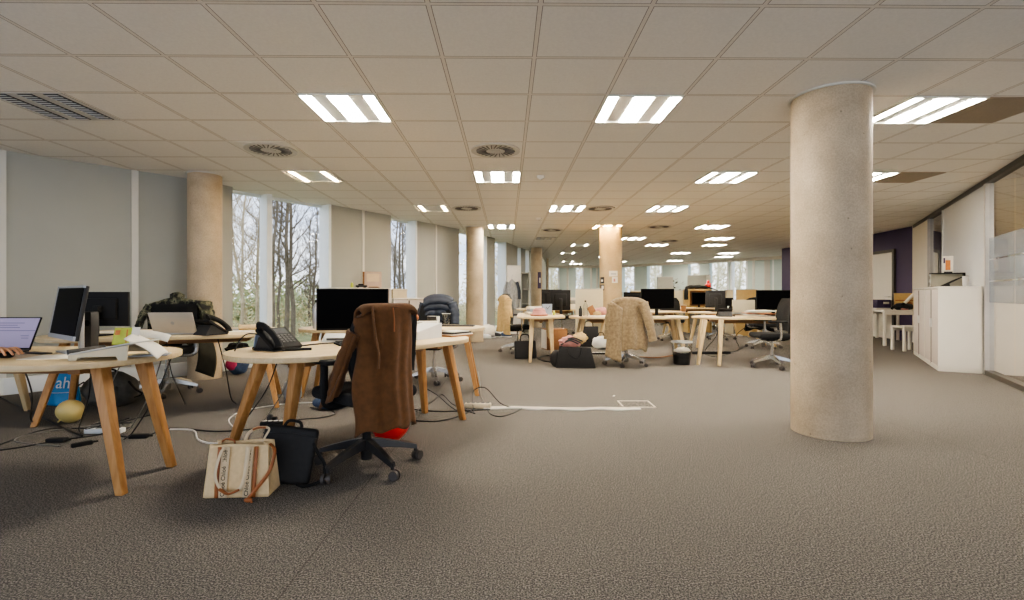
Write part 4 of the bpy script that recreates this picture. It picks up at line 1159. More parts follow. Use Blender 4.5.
# ------------------------------------------------------------------ things on desk C and G
def cup(label, x, y, z, r, h, m, name='cup', cat='cup', taper=0.8):
    root = thing(name, label, cat, (x, y, z))
    MB().lathe([(0, 0), (r * taper, 0), (r, h), (r * .92, h), (r * taper * .9, 0.006), (0, 0.006)], seg=24).build('body', K[m], root)
    MB().lathe([(r, h), (r + 0.003, h + 0.003), (r * .93, h + 0.004)], seg=24).build('rim', K['whiteplast'] if m != 'black' else K['dark'], root)
    return root
def bottle(label, x, y, z, r, h, body, cap):
    root = thing('bottle', label, 'bottle', (x, y, z))
    MB().lathe([(0, 0), (r * .95, 0), (r, 0.01), (r, h * .66), (r * .85, h * .75), (r * .4, h * .88), (r * .38, h * .92)], seg=24).build('body', K[body], root)
    MB().lathe([(r * .44, h * .91), (r * .44, h), (0, h)], seg=20).build('cap', K[cap], root)
    return root
bt = bottle('grey bottle with dark cap left of the large black monitor', *(fl(317, 328.5, DESK)), 0.045, 0.30, 'silver', 'black')
dk = thing('docking_slab', 'dark grey sloping stand under the large black monitor', 'dock', (-1.32, 3.80, DESK), R(10))
MB().taper((0, 0, 0), (0, 0.03, 0.06), (0.24, 0.10), (0.20, 0.02), 0, 0.003).build('shell', K['grille'], dk); MB().box((0, -0.03, 0.02), (0.16, 0.02, 0.01), (R(-35), 0, 0)).build('slot', K['dark'], dk)
kb = thing('keyboard', 'black keyboard on the desk left of the brown coat', 'keyboard', (-1.07, 3.62, DESK), R(38))
MB().box((0, 0, 0.009), (0.40, 0.13, 0.016), (R(3), 0, 0), 0.005).build('board', K['black'], kb)
m = MB()
for r_ in range(5):
    for c_ in range(15): m.box((-0.18 + c_ * 0.0257, -0.045 + r_ * 0.022, 0.020 + r_ * 0.001), (0.020, 0.017, 0.006))
m.build('keys', K['dark'], kb, smooth=False)
pn = thing('pen_case', 'thin black case lying right of the front desk phone', 'case', (-1.36, 3.18, DESK), R(20)); MB().tube([(-0.09, 0, 0.008), (0.08, 0, 0.008)], lambda u: 0.010 - .004 * u, 8, 1.4).build('case', K['black'], pn); MB().ell((-0.085, 0, 0.009), (0.014, 0.014, 0.009), u=10, v=8).build('end', K['dark'], pn)
# white file box with papers
fx = fl(424, 335.5, DESK)
fb_ = thing('file_box', 'white magazine file lying on the desk right of the brown coat', 'file box', (-0.74, 4.10, DESK), R(58))
m = MB(); m.prism([(-0.16, 0), (0.13, 0), (0.13, 0.12), (-0.16, 0.06)], -0.003, 0.003, M=Matrix.Translation((0, -0.10, 0)) @ Matrix.Rotation(PI / 2, 4, 'X')); m.prism([(-0.16, 0), (0.13, 0), (0.13, 0.12), (-0.16, 0.06)], -0.003, 0.003, M=Matrix.Translation((0, 0.10, 0)) @ Matrix.Rotation(PI / 2, 4, 'X'))
m.box((-0.015, 0, 0.003), (0.29, 0.2, 0.006)); m.box((-0.16, 0, 0.03), (0.006, 0.2, 0.06)); m.box((-0.01, 0, 0.09), (0.29, 0.2, 0.004), (0, R(-11.5), 0))
m.build('shell', K['whiteplast'], fb_, smooth=False)
m = MB(); m.box((0.05, 0, 0.03), (0.20, 0.18, 0.03)); m.box((0.04, 0, 0.06), (0.18, 0.17, 0.02)); m.build('documents', K['card'], fb_, smooth=False)
def stack(label, x, y, z, rz, sizes, name='paper_stack', cat='papers'):
    root = thing(name, label, cat, (x, y, z), R(rz)); zz = 0
    for i, (w, d, t, m_, o_) in enumerate(sizes):
        MB().box((o_, 0, zz + t / 2), (w, d, t), (0, 0, R((i * 37) % 9 - 4)), 0.001).build('layer', K[m_], root); zz += t
    return root
stack('pile of dark folders and magazines at the far end of the coat desk', -0.50, 4.33, DESK, 55, ((0.26, 0.2, 0.012, 'card', 0), (0.25, 0.19, 0.010, 'paper', .01), (0.24, 0.18, 0.014, 'dark', 0), (0.2, 0.15, 0.006, 'paper', .01)))
o = thing('computer_mouse', 'small dark mouse in front of the white magazine file', 'mouse', (fl(430, 337.5, DESK).x, fl(430, 337.5, DESK).y, DESK), R(40)); MB().ell((0, 0, 0.015), (0.05, 0.03, 0.02), u=14, v=8).build('shell', K['dark'], o); MB().cyl((0.025, -.004, .032), (0.025, .004, .032), .008, seg=10).build('scroll_wheel', K['black'], o)
p = fl(442, 336, DESK); o = MB().ell((0, 0, 0.006), (0.03, 0.014, 0.006), u=12, v=6).build('eraser', K['black']); o.location = (p.x, p.y, DESK); tag(o, 'tiny black gadget right of the small dark mouse', 'gadget')
p = fl(416, 327, DESK)
px_ = thing('pen_cup', 'dark pen holder stuffed with trinkets right of the brown coat', 'pen holder', (p.x, p.y - 0.05, DESK))
MB().lathe([(0, 0), (0.045, 0), (0.05, 0.075), (0.045, 0.075), (0.04, 0.01), (0, 0.01)], seg=20).build('pot', K['black'], px_)
m = MB(); m.ell((0.01, 0, 0.105), (0.03, 0.03, 0.035)); m.build('red_trinket', K['leather'], px_); m = MB(); m.ell((-0.02, 0.01, 0.11), (0.028, 0.028, 0.04)); m.cyl((-.03, 0, .06), (-.04, 0, .16), .004, seg=6); m.cyl((.0, .02, .06), (.0, .03, .15), .004, seg=6); m.build('dark_trinket', K['leather'], px_)
for px, py, r_, h_, m_, lb in ((434, 324, 0.055, 0.10, 'dark', 'dark brown mug before the navy puffer jacket'), (448, 324, 0.05, 0.13, 'clear', 'drinking glass before the navy puffer jacket'), (440, 324.5, 0.018, 0.10, 'whiteplast', 'small white bottle between mug and glass before navy jacket')):
    p = fl(px, py, DESK); cup(lb, p.x, p.y - .15, DESK, r_, h_, m_, 'mug' if m_ == 'dark' else ('drinking_glass' if m_ == 'clear' else 'small_bottle'), 'mug' if m_ == 'dark' else ('glass' if m_ == 'clear' else 'bottle'))
stack('light wooden trays behind the dark pen holder by the windows', -0.95, 5.35, DESK, 8, ((0.3, 0.22, 0.04, 'tan', 0), (0.28, 0.2, 0.03, 'paper', .01)), 'desk_tray', 'tray')
kb2 = MB().box((0, 0, 0.008), (0.40, 0.13, 0.016), (0, 0, 0), 0.005).build('keyboard', K['dark']); kb2.location = (-0.62, 5.62, DESK); kb2.rotation_euler = (0, 0, R(-4)); tag(kb2, 'dark keyboard on the desk before the slim window column', 'keyboard')
# things on desk B
rl = thing('cardboard_tube', 'brown cardboard tube on the second left desk near the windows', 'tube', (-2.62, 5.02, DESK), R(6)); MB().cyl((-0.11, 0, 0.028), (0.11, 0, 0.028), 0.028, seg=20).build('roll', K['canvas'], rl); MB().cyl((-0.112, 0, 0.028), (-0.1095, 0, 0.028), 0.022, seg=16).build('dark_end', K['dark'], rl)
papers('white papers lying by the cardboard tube', -2.68, 4.85, DESK, 0.3, 0.2, 10)
papers('blue-grey sheet between phone and cardboard tube', -2.85, 5.0, DESK, 0.22, 0.14, 15, 'bluepaper')
cbx = MB().tube(smoothpath([(-3.20, 4.52, DESK + .004), (-3.15, 4.55, DESK + .09), (-3.08, 4.58, DESK + .10), (-3.02, 4.6, DESK + .02)], 6), 0.004, 6).build('cable_loop', K['cablek']); tag(cbx, 'black cable loop standing left of the silver laptop', 'cable')
cup('small white beaker beside the black cable loop', -3.12, 4.42, DESK, 0.03, 0.06, 'whiteplast')
# ------------------------------------------------------------------ bags and things on the floor, near
def text_mesh(s, size, m, name, parent, M_):
    cu = bpy.data.curves.new('txt', 'FONT'); cu.body = s; cu.size = size; cu.align_x = 'CENTER'; cu.align_y = 'CENTER'; cu.extrude = 0.0006
    to = bpy.data.objects.new('txt', cu); C.objects.link(to)
    bpy.context.view_layer.update()
    dg = bpy.context.evaluated_depsgraph_get()
    me = bpy.data.meshes.new_from_object(to.evaluated_get(dg))
    bpy.data.objects.remove(to); bpy.data.curves.remove(cu)
    me.transform(M_); me.materials.clear(); me.materials.append(m)
    o = bpy.data.objects.new(name, me); C.objects.link(o); o.parent = parent
    return o
tw, th_, td = 0.31, 0.268, 0.15
tt = thing('tote_bag', 'cream canvas tote with brown stripes on the floor in front', 'bag', (-1.465, 2.72, 0), R(4))
def tote(u, v):
    # perimeter loop of the open bag
    a = (u + 1) / 2 * 4; side = int(min(a, 3.999)); f = a - side
    g_ = 1.0 - 0.04 * v; hw = tw / 2 * g_; hd = td / 2 * (1 - 0.45 * v)
    pts = [(-hw, -hd), (hw, -hd), (hw, hd), (-hw, hd), (-hw, -hd)]
    x = pts[side][0] + (pts[side + 1][0] - pts[side][0]) * f; y = pts[side][1] + (pts[side + 1][1] - pts[side][1]) * f
    bul = math.sin(PI * f) * 0.012 * math.sin(PI * min(1, v + .15))
    if side == 0: y -= bul
    if side == 2: y += bul
    if side == 1: x -= 0.035 * math.sin(PI * f) * v
    if side == 3: x += 0.035 * math.sin(PI * f) * v
    x += 0.012 * (1 - v) * (1 if x > 0 else -1)
    return Vector((x, y, 0.006 + th_ * v + 0.004 * math.sin(u * 14) * v))
m = MB(); m.sheet(tote, 48, 16); m.box((0, 0, 0.006), (tw + 0.015, td - 0.01, 0.008), bev=0.003); m.build('body', K['canvas'], tt, solid=0.005)
fy = lambda z: -td / 2 * (1 - 0.45 * z / th_) - 0.015 - 0.012 * math.sin(PI * min(1, z / th_ + .15)) * .8
tl = math.atan2(0.45 * td / 2, th_)
for sx, xs in ((-1, -0.092), (1, 0.098)):
    def strip(x0, w):
        return lambda u, v: Vector((x0 + w / 2 * u, fy(0.01 + v * (th_ - 0.012)) + 0.0, 0.01 + v * (th_ - 0.012)))
    MB().sheet(strip(xs, 0.018), 2, 14).build('leather_stripe', K['leather'], tt, solid=0.004)
    rib = MB().sheet(strip(xs + (0.033 if sx < 0 else -0.036), 0.042), 2, 14).build('logo_ribbon', K['tape'], tt, solid=0.0035)
    for zz in (0.055, 0.135, 0.215):
        Mx = Matrix.Translation((xs + (0.033 if sx < 0 else -0.036), fy(zz) - 0.0035, zz)) @ Matrix.Rotation(PI / 2 - tl, 4, 'X') @ Matrix.Rotation(PI / 2 if sx < 0 else -PI / 2 + PI, 4, 'Z')
        text_mesh('Chlo\u00e9', 0.030, K['ink'], 'lettering', rib, Mx)
def handle(y, pts, name, m1):
    m = MB(); m.tube(smoothpath(pts, 7), 0.010, 8, 0.45); return m.build(name, m1, tt)
handle(0, [(-0.065, -0.062, 0.262), (-0.075, -0.084, 0.24), (-0.088, -0.112, 0.14), (-0.06, -0.116, 0.065), (-0.015, -0.118, 0.042), (0.035, -0.116, 0.06), (0.062, -0.112, 0.13), (0.066, -0.084, 0.24), (0.062, -0.062, 0.262)], 'front_handle', K['tape'])
m = MB(); m.tube(smoothpath([(-0.062, -0.124, 0.068), (-0.015, -0.127, 0.044), (0.037, -0.124, 0.062)], 6), 0.012, 8, 0.5); m.build('leather_grip', K['leather'], tt)
handle(0, [(-0.01, 0.05, 0.262), (0.01, 0.055, 0.31), (0.06, 0.06, 0.335), (0.115, 0.06, 0.33), (0.10, 0.05, 0.29), (0.085, 0.045, 0.262)], 'back_handle', K['tape'])
m = MB(); m.tube(smoothpath([(0.03, 0.06, 0.327), (0.06, 0.062, 0.337), (0.10, 0.062, 0.337)], 5), 0.012, 8, 0.6); m.build('leather_grip', K['leather'], tt)
handle(0, [(0.145, 0.0, 0.262), (0.175, -0.02, 0.24), (0.18, -0.04, 0.20), (0.165, -0.07, 0.13), (0.12, -0.115, 0.06), (0.09, -0.135, 0.02)], 'leather_strap', K['leather'])
m = MB(); m.ell((0.09, -0.14, 0.014), (0.022, 0.012, 0.013), u=10, v=8); m.tube([(0.09, -0.14, 0.012), (0.115, -0.15, 0.006)], 0.005, 6); m.build('strap_knot', K['leather'], tt)
MB().tube(smoothpath([(-0.13, 0.02, 0.262), (-0.10, 0.03, 0.285), (-0.06, 0.03, 0.275), (-0.05, 0.02, 0.262)], 5), 0.005, 6).build('leather_cord', K['leather'], tt)
lb = thing('laptop_bag', 'flat black laptop bag leaning behind the canvas tote', 'bag', (-1.31, 2.83, 0), R(8))
Ml = Matrix.Translation((0, 0, 0)) @ Matrix.Rotation(R(9), 4, 'Y') @ Matrix.Rotation(R(-13), 4, 'X')
m = MB(); m.box((0, 0, 0.165), (0.30, 0.055, 0.315), bev=0.025, seg=4); m.bm.transform(Ml); m.build('body', K['bagblack'], lb)
m = MB(); m.tube(smoothpath([(-0.148, -0.03, 0.27), (0, -0.031, 0.285), (0.148, -0.03, 0.27)], 6), 0.003, 6); m.bm.transform(Ml); m.build('zip', K['dark'], lb)
m = MB(); m.tube(smoothpath([(-0.05, 0, 0.315), (-0.03, 0, 0.35), (0.03, 0, 0.35), (0.05, 0, 0.315)], 5), 0.009, 8); m.bm.transform(Ml); m.build('grip', K['black'], lb)
MB().tube(smoothpath([(0.17, 0.03, 0.22), (0.20, 0.02, 0.16), (0.24, 0.0, 0.10), (0.23, -0.04, 0.03), (0.15, -0.06, 0.008), (0.10, -0.05, 0.02)], 6), 0.006, 6, 1.8).build('strap', K['black'], lb)

def balloon(label, px, py_floor, r, m, rot, stretch=1.12):
    p = fl(px, py_floor); root = thing('balloon', label, 'balloon', (p.x, p.y + r * .3, 0))
    q = MB(); q.ell((0, 0, r), (r, r, r * stretch), rot, 28, 20, fn=lambda c: 1 - 0.10 * max(0, -c.z) ** 3); 
    q.build('skin', K[m], root)
    d = Euler(rot).to_matrix() @ Vector((0, 0, -1)); c = Vector((0, 0, r)) + d * r * stretch * .9
    MB().tube([c, c + d * 0.025], lambda u: 0.012 - .006 * abs(2 * u - 1), 8).build('knot', K[m], root)
    return root
balloon('pale yellow balloon lying on the floor under the left desks', 67, 424, 0.098, 'balloon', (R(-50), R(20), 0), 1.0)
balloon('red balloon on the floor behind the brown coat chair', 389, 443, 0.135, 'red', (R(-40), R(50), 0))

bb_ = thing('plastic_bag', 'blue plastic carrier bag with white letters under the left desks', 'bag', (-4.42, 4.92, 0), R(-3))
q = MB(); q.sheet(lambda u, v: Vector((0.16 * math.cos(u * PI) * (1 - .35 * v * v) * (1 + .06 * math.sin(u * 9 + v * 7)) + .04 * v, 0.08 * math.sin(u * PI) * (1 - .55 * v) * (1 + .1 * math.sin(u * 11 + v * 5)), 0.34 * v + .02 * math.sin(u * 7) * v)), 40, 18)
q.build('body', K['bagblue'], bb_, solid=0.003)
text_mesh('ah', 0.16, K['whiteplast'], 'lettering', bb_, Matrix.Translation((0.09, -0.085, 0.22)) @ Matrix.Rotation(R(80), 4, 'X') @ Matrix.Shear('XZ', 4, (0, 0)))
q = MB(); q.tube(smoothpath([(-0.13, -0.075, 0.135), (0, -0.088, 0.125), (0.14, -0.07, 0.13)], 5), 0.006, 5, .4); q.build('white_line', K['whiteplast'], bb_)
bp = thing('duffel_bag', 'dark grey duffel backpack on the floor under the second left desk', 'bag', (-3.90, 4.86, 0), R(4))
q = MB(); q.ell((0, 0, 0.15), (0.25, 0.14, 0.16), (0, R(4), 0), 28, 18, fn=lambda c: (1 + .05 * math.sin(c.x * 7) * math.cos(c.z * 6)) * (1.12 - .15 * abs(c.x) ** 3)); q.build('body', K['baggrey'], bp)
q = MB(); q.box((0.02, -0.125, 0.13), (0.26, 0.05, 0.16), (R(-6), 0, 0), 0.03, 3); q.build('front_pocket', K['baggrey'], bp)
q = MB(); q.tube(smoothpath([(-0.20, -0.06, 0.24), (-0.26, -0.10, 0.18), (-0.25, -0.13, 0.08), (-0.17, -0.12, 0.03)], 6), 0.016, 8, .4); q.build('shoulder_strap', K['black'], bp); q = MB(); q.tube(smoothpath([(0.2, -0.05, 0.24), (0.28, -0.08, 0.17), (0.33, -0.06, 0.12), (0.27, -0.08, 0.09)], 6), 0.012, 8, .5); q.build('shoulder_strap', K['black'], bp)
q = MB(); q.tube(smoothpath([(-0.06, -0.02, 0.30), (-0.03, -0.02, 0.345), (0.05, -0.02, 0.345), (0.08, -0.02, 0.30)], 5), 0.010, 8); q.build('grab_handle', K['black'], bp)
pk = thing('backpack', 'blue backpack with pink pocket by the window column', 'bag', (-3.72, 6.78, 0), R(-10))
q = MB(); q.ell((0, 0, 0.13), (0.15, 0.11, 0.14), (0, 0, 0), 22, 14, fn=lambda c: 1 + .06 * math.sin(c.x * 8 + c.z * 5)); q.build('body', K['denim'], pk)
q = MB(); q.ell((-0.02, -0.09, 0.14), (0.085, 0.05, 0.08), u=18, v=12); q.build('pocket', K['magenta'], pk)
q = MB(); q.tube(smoothpath([(-0.04, 0, 0.26), (-0.02, 0, 0.31), (0.04, 0, 0.31), (0.06, 0, 0.26)], 5), 0.009, 8); q.build('grab_handle', K['black'], pk)
bj = thing('jacket_heap', 'crumpled black jacket heaped on the blue backpack', 'jacket', (-3.73, 6.80, 0.24), 0)
MB().ell((0, 0, 0.09), (0.15, 0.12, 0.10), (0, 0, 0), 26, 18, fn=lambda c: 1 + .14 * math.sin(c.x * 8 + 1) * math.sin(c.y * 7) + .1 * math.sin(c.z * 11)).build('cloth', K['blackcoat'], bj)
MB().tube(smoothpath([(0.08, -.02, .12), (0.17, -.03, .10), (0.2, -.03, .03)], 6), 0.03, 10, .6).build('sleeve', K['blackcoat'], bj)
def sack(name, label, cat, px, py, w, h, d, m, seed=0, strap=True):
    p = fl(px, py); root = thing(name, label, cat, (p.x, p.y + d / 2, 0), R(seed * 7 % 15 - 7))
    MB().ell((0, 0, h * .5), (w / 2, d / 2, h * .5), (0, 0, 0), 22, 14, fn=lambda c: (1 + .07 * math.sin(c.x * 6 + seed) * math.cos(c.z * 7 + seed)) * (1 + .18 * (abs(c.z) < .75))).build('body', K[m], root)
    if strap: MB().tube(smoothpath([(-w * .2, 0, h * .95), (-w * .12, 0, h * 1.2), (w * .12, 0, h * 1.2), (w * .2, 0, h * .95)], 5), 0.008, 8).build('handle', K['black'], root)
    return root
sack('canvas_sack', 'grey canvas bag seen between the legs of the middle desk', 'bag', 289, 404, 0.16, 0.24, 0.14, 'grout', 3)
q = thing('folded_clothes', 'blue folded clothes on the floor left of the brown coat chair', 'clothes', (-1.70, 4.72, 0), R(10))
MB().ell((0, 0, 0.065), (0.17, 0.12, 0.066), u=22, v=14, fn=lambda c: 1 + .08 * math.sin(c.x * 9) * math.sin(c.y * 6)).build('trousers', K['denim'], q); MB().ell((0.03, 0.0, 0.14), (0.10, 0.08, 0.03), u=16, v=10, fn=lambda c: 1 + .1 * math.sin(c.x * 9)).build('shirt', K['navyin'], q)

# ------------------------------------------------------------------ cables
ncab = [0]
def cable(label, pts, m='cablek', r=0.0045, name='power_cable'):
    """pts: (px, py) on the floor or (x, y, z) in the room"""
    P_ = []
    for p in pts:
        if len(p) == 2: f_ = fl(p[0], p[1]); P_.append((f_.x, f_.y, r))
        else: P_.append(p)
    o = MB().tube(smoothpath(P_, 7), r, 6).build(name, K[m])
    tag(o, label, 'cable'); return o
def hang(px, Y, y0, y1, dx=0):
    a = at(px, y0, Y); b = at(px + dx, y1, Y); return [tuple(a), tuple(a.lerp(b, .5)), tuple(b)]
def drop(p, q, sway=0.03):
    """hanging run from a desk edge point to a floor point"""
    p, q = Vector(p), Vector(q); q.z = 0.005
    return [tuple(p), tuple(p.lerp(q, .35) + Vector((sway, 0, -.06))), tuple(p.lerp(q, .75) + Vector((-sway, 0, -.08))), tuple(q)]
U = DESK - 0.04
cable('thick black cable running diagonally from the left edge under the nearest desk', [(-30, 388), (0, 398), (30, 412), (60, 427), (82, 437)], r=0.008)
cable('grey cable hanging from the nearest desk near the far left', drop((-3.05, 3.1, U), fl(38, 422)), 'cablek', 0.005)
cable('black cable dropping behind the yellow balloon', drop((-2.74, 3.25, U), fl(80, 432), 0.02))
cable('thin grey cable hanging right of the balloon', drop((-2.55, 3.3, U), fl(92, 430), -0.03), 'cableg', 0.004)
cable('grey cable hanging between the two front legs, left one', drop((-2.29, 3.28, U), fl(126, 432), 0.01), 'cableg', 0.004)
cable('black cable with plug hanging between the two front legs', drop((-2.26, 3.33, U), fl(124, 440), 0.01))
cable('long black floor cable leaving the left edge, upper one', [(-10, 449), (45, 430), (95, 428), (140, 418), (160, 413)], 'cablek')
cable('grey floor cable looping at the far left', [(60, 447), (15, 442), (35, 434), (95, 426), (130, 424)], 'cableg')
cable('black floor cable along the left edge, lowest', [(-10, 452), (20, 448), (58, 441), (95, 436), (108, 432)])
cable('black floor cable from the knot toward the tote bag', [(105, 434), (140, 438), (170, 429), (215, 432), (250, 430), (268, 427)], r=0.0055)
cable('white floor cable curling beside the canvas tote', [(170, 430), (193, 431), (198, 440), (210, 444), (228, 444)], 'cablew', 0.006)
cable('white cable looping around the middle desk leg', [(236, 430), (229, 420), (245, 411), (280, 405), (310, 403), (332, 404)], 'cablew', 0.005)
cable('black cable from the power strip to the right under the middle desk', [(280, 424), (300, 420), (322, 418), (335, 414), (326, 409), (310, 408)])
cable('black cable crossing from the front desk leg down to the floor', drop((-1.62, 3.5, U), fl(240, 425), 0.02))
cable('thin grey cable dropping from the front phone desk', drop((-1.48, 3.42, U), fl(262, 422), 0.02), 'cableg', 0.004)
cable('black cable hanging from the second left desk near the column', drop((-2.60, 4.42, U), fl(236, 404), 0.01), 'cablek', 0.005)
cable('black cable behind the silver laptop desk edge', drop((-2.9, 4.2, U), fl(185, 405), -0.02), 'cablek', 0.004)
cable('black cable hooking left of the front phone over the desk edge', [(-1.72, 3.1, DESK + .005), (-1.70, 3.12, DESK + .07), (-1.66, 3.15, DESK + .11), (-1.60, 3.2, DESK + .09), (-1.58, 3.2, DESK + .03)], 'cablek', 0.004)
cable('black cable trailing on the middle desk toward the large monitor', [(-1.45, 3.42, DESK + .005), (-1.38, 3.55, DESK + .006), (-1.25, 3.68, DESK + .006), (-1.18, 3.85, DESK + .006)], 'cablek', 0.005)
cable('black floor cable arching behind the brown coat', [(425, 388), (438, 396), (452, 408), (462, 412), (470, 405)], r=0.005)
cable('black cable tangle along the floor right of the brown coat', [(412, 421), (435, 422), (455, 418), (470, 412), (480, 404)], r=0.005)
cable('black cable straight along the floor right of the brown coat', [(414, 410), (440, 412), (470, 411), (490, 410)], r=0.005)
cable('black cable crossing over the tangle at right of the coat', [(416, 412), (432, 402), (442, 395), (452, 404), (466, 411), (475, 414)], r=0.0045)
cable('black cable arching over the beige power strip', [tuple(fl(474, 414)), tuple(fl(473, 402) + Vector((0, 0, .10))), tuple(fl(485, 404) + Vector((0, 0, .16))), tuple(fl(500, 408) + Vector((0, 0, .05))), tuple(fl(513, 408))], r=0.005)
cable('black cable loop right of the beige power strip', [(486, 405), (490, 414), (500, 417), (512, 414), (522, 409)], r=0.005)
cable('thin grey cable lying before the window column', [(478, 372), (480, 384), (481, 396), (484, 403)], 'cableg', 0.005)
cable('black cables coiled under the end-on desk', [(536, 357), (545, 362), (556, 360), (548, 356), (538, 359), (552, 363)], r=0.008)
cable('black cable from the right-hand desk down to its power strip', drop((3.35, 8.1, U), fl(706, 352), 0.05), r=0.005)
cable('black cable curving on the floor under the right-hand desk', [(700, 352), (715, 357), (735, 352), (748, 345)], r=0.005)
cable('black cable hanging from the right-hand desk toward the far chair', drop((4.05, 8.2, U), fl(722, 353), -0.15), r=0.005)
cable('thin black cable behind the trash bin', drop((2.55, 8.2, U), fl(676, 348), 0.02), r=0.007)
cable('orange cable on the floor right of the beige coat chair', [(640, 357), (655, 358), (672, 356), (678, 355)], 'leather', 0.006)
def brick(name, label, px, py, w, d, h, rz, m='black', cat='adapter', socket=0):
    p = fl(px, py); root = thing(name, label, cat, (p.x, p.y, 0), R(rz))
    MB().box((0, 0, h / 2), (w, d, h), bev=h * .25).build('case', K[m], root)
    if socket:
        q = MB()
        for i in range(socket): q.cyl(((i + .5) / socket * w * .9 - w * .45, 0, h - .002), ((i + .5) / socket * w * .9 - w * .45, 0, h + .002), d * .3, seg=14)
        q.build('sockets', K['dark'] if m != 'black' else K['grille'], root)
    else: MB().cyl((w / 2 - .005, 0, h * .5), (w / 2 + .03, 0, h * .5), h * .22, seg=8).build('cord_relief', K['black'], root)
    return root
brick('power_adapter', 'black power adapter on the floor left of the cable knot', 57, 442, 0.13, 0.05, 0.03, 4)
brick('power_adapter', 'black power adapter between the two front desk legs', 139, 438, 0.13, 0.05, 0.03, 6)
brick('wall_plug', 'black plug lying below the cable knot', 82, 446, 0.12, 0.035, 0.03, 55)
brick('power_strip', 'black power strip behind the canvas tote and laptop bag', 273, 427, 0.19, 0.06, 0.05, 5, 'black', 'power strip', 4)
pb = brick('power_bump', 'black raised plugs on the power strip behind the tote', 270, 424, 0.05, 0.05, 0.085, 5, 'dark', 'plug')
brick('power_strip', 'white power strip under the nearest left desk amid cables', 105, 433, 0.28, 0.06, 0.04, 3, 'whiteplast', 'power strip', 5)
brick('power_strip', 'beige power strip at the left end of the floor duct', 478, 408, 0.25, 0.07, 0.05, -4, 'beigeplast', 'power strip', 5)
brick('power_strip', 'dark power strip under the right-hand desk', 711, 354, 0.7, 0.08, 0.05, 3, 'dark', 'power strip', 6)
brick('power_strip', 'black power strip on the floor left of the beige coat chair', 599, 354, 0.30, 0.12, 0.03, 8, 'black', 'power strip', 4)
# cable knot
q = MB(); rnd = random.Random(3)
kp = fl(108, 433)
for k in range(6):
    pts = [(kp.x + rnd.uniform(-.13, .13), kp.y + rnd.uniform(-.10, .10), rnd.uniform(.008, .10)) for _ in range(6)]
    q.tube(smoothpath(pts, 6), 0.004, 5)
tag(q.build('cable_tangle', K['cablek']), 'knot of black cables behind the nearest front desk leg', 'cable', kind='stuff')
dt = thing('floor_cable_duct', 'long flat pale cable cover strip crossing the carpet', 'cable cover', (0, 0, 0))
a_, b_ = fl(484, 408), fl(640, 409)
q = MB(); n_ = 24; pt = []
for i in range(n_ + 1):
    u = i / n_; p = Vector(a_).lerp(Vector(b_), u); pt.append((p.x, p.y + 0.03 * math.sin(u * 9) * (1 - u), 0.006))
q.tube(pt, 0.040, 8, 0.14); q.build('cover', K['duct'], dt)
q = MB(); q.tube([(p[0], p[1] - 0.05 - .02 * math.sin(i), 0.006) for i, p in enumerate(pt)], 0.008, 6); q.build('loose_cable', K['cablew'], dt)
q = MB(); q.tube([(p[0], p[1] + 0.04 + .02 * math.sin(i * .7), 0.006) for i, p in enumerate(pt)], 0.006, 6); q.build('grey_cable', K['cableg'], dt)
fx_ = thing('floor_box', 'square floor socket lid outlined at the end of the cable strip', 'floor socket', tuple(fl(636, 404.5)), R(-1))
q = MB()
for xx, yy, w_, d_ in ((0, -0.14, 0.30, 0.014), (0, 0.14, 0.30, 0.014), (-0.15, 0, 0.014, 0.29), (0.15, 0, 0.014, 0.29)): q.box((xx, yy, 0.004), (w_, d_, 0.008))
q.build('frame', K['duct'], fx_, smooth=False); MB().box((0, 0, 0.002), (0.29, 0.27, 0.004)).build('lid', K['carpet'], fx_, smooth=False)
o = MB().box((0, 0, .002), (0.04, 0.015, 0.004)).build('paper_scrap', K['paper'], smooth=False); o.location = fl(614, 396); o.rotation_euler = (0, 0, 1); tag(o, 'tiny white paper scrap on the carpet near the floor socket', 'paper scrap')
# duct where the narrow cable drops by the column
# ------------------------------------------------------------------ middle floor things
hb = thing('handbag', 'black leather handbag with a scarf stuffed in the top', 'bag', (0.94, 7.38, 0), R(-6))
q = MB(); q.prism([(-0.29, 0), (0.29, 0), (0.22, 0.30), (-0.24, 0.31)], -0.09, 0.09, 0.02, M=Matrix.Rotation(PI / 2, 4, 'X')); q.build('body', K['bagblack'], hb)
q = MB(); q.ell((-0.29, 0.05, 0.12), (0.09, 0.09, 0.13), u=16, v=10); q.build('side_pocket', K['bagblack'], hb)
q = MB(); q.tube(smoothpath([(-0.13, -0.098, 0.30), (-0.09, -0.105, 0.20), (0.0, -0.11, 0.15), (0.06, -0.105, 0.20), (0.08, -0.098, 0.30)], 6), 0.011, 8, .6); q.build('strap', K['black'], hb)
sf = thing('scarf', 'patterned scarf bundle with yellow cloth bulging from the black handbag', 'scarf', (0.92, 7.39, 0.305), 0)
MB().ell((-0.06, 0, 0.075), (0.17, 0.085, 0.09), u=24, v=16, fn=lambda c: 1 + .13 * math.sin(c.x * 8 + 2) * math.sin(c.z * 9)).build('pink_cloth', K['pink'], sf)
MB().ell((0.09, -0.01, 0.13), (0.11, 0.08, 0.085), u=20, v=14, fn=lambda c: 1 + .12 * math.sin(c.x * 9) * math.cos(c.z * 7)).build('yellow_cloth', K['cream'], sf)
q = MB()
for k in range(3): q.tube(smoothpath([(-0.20 + .03 * k, -0.03, 0.03 + .04 * k), (-0.08 + .03 * k, -0.10, 0.10 + .02 * k), (0.05 + .03 * k, -0.09, 0.05 + .02 * k)], 6), 0.012, 6)
q.build('dark_fold', K['dark'], sf)
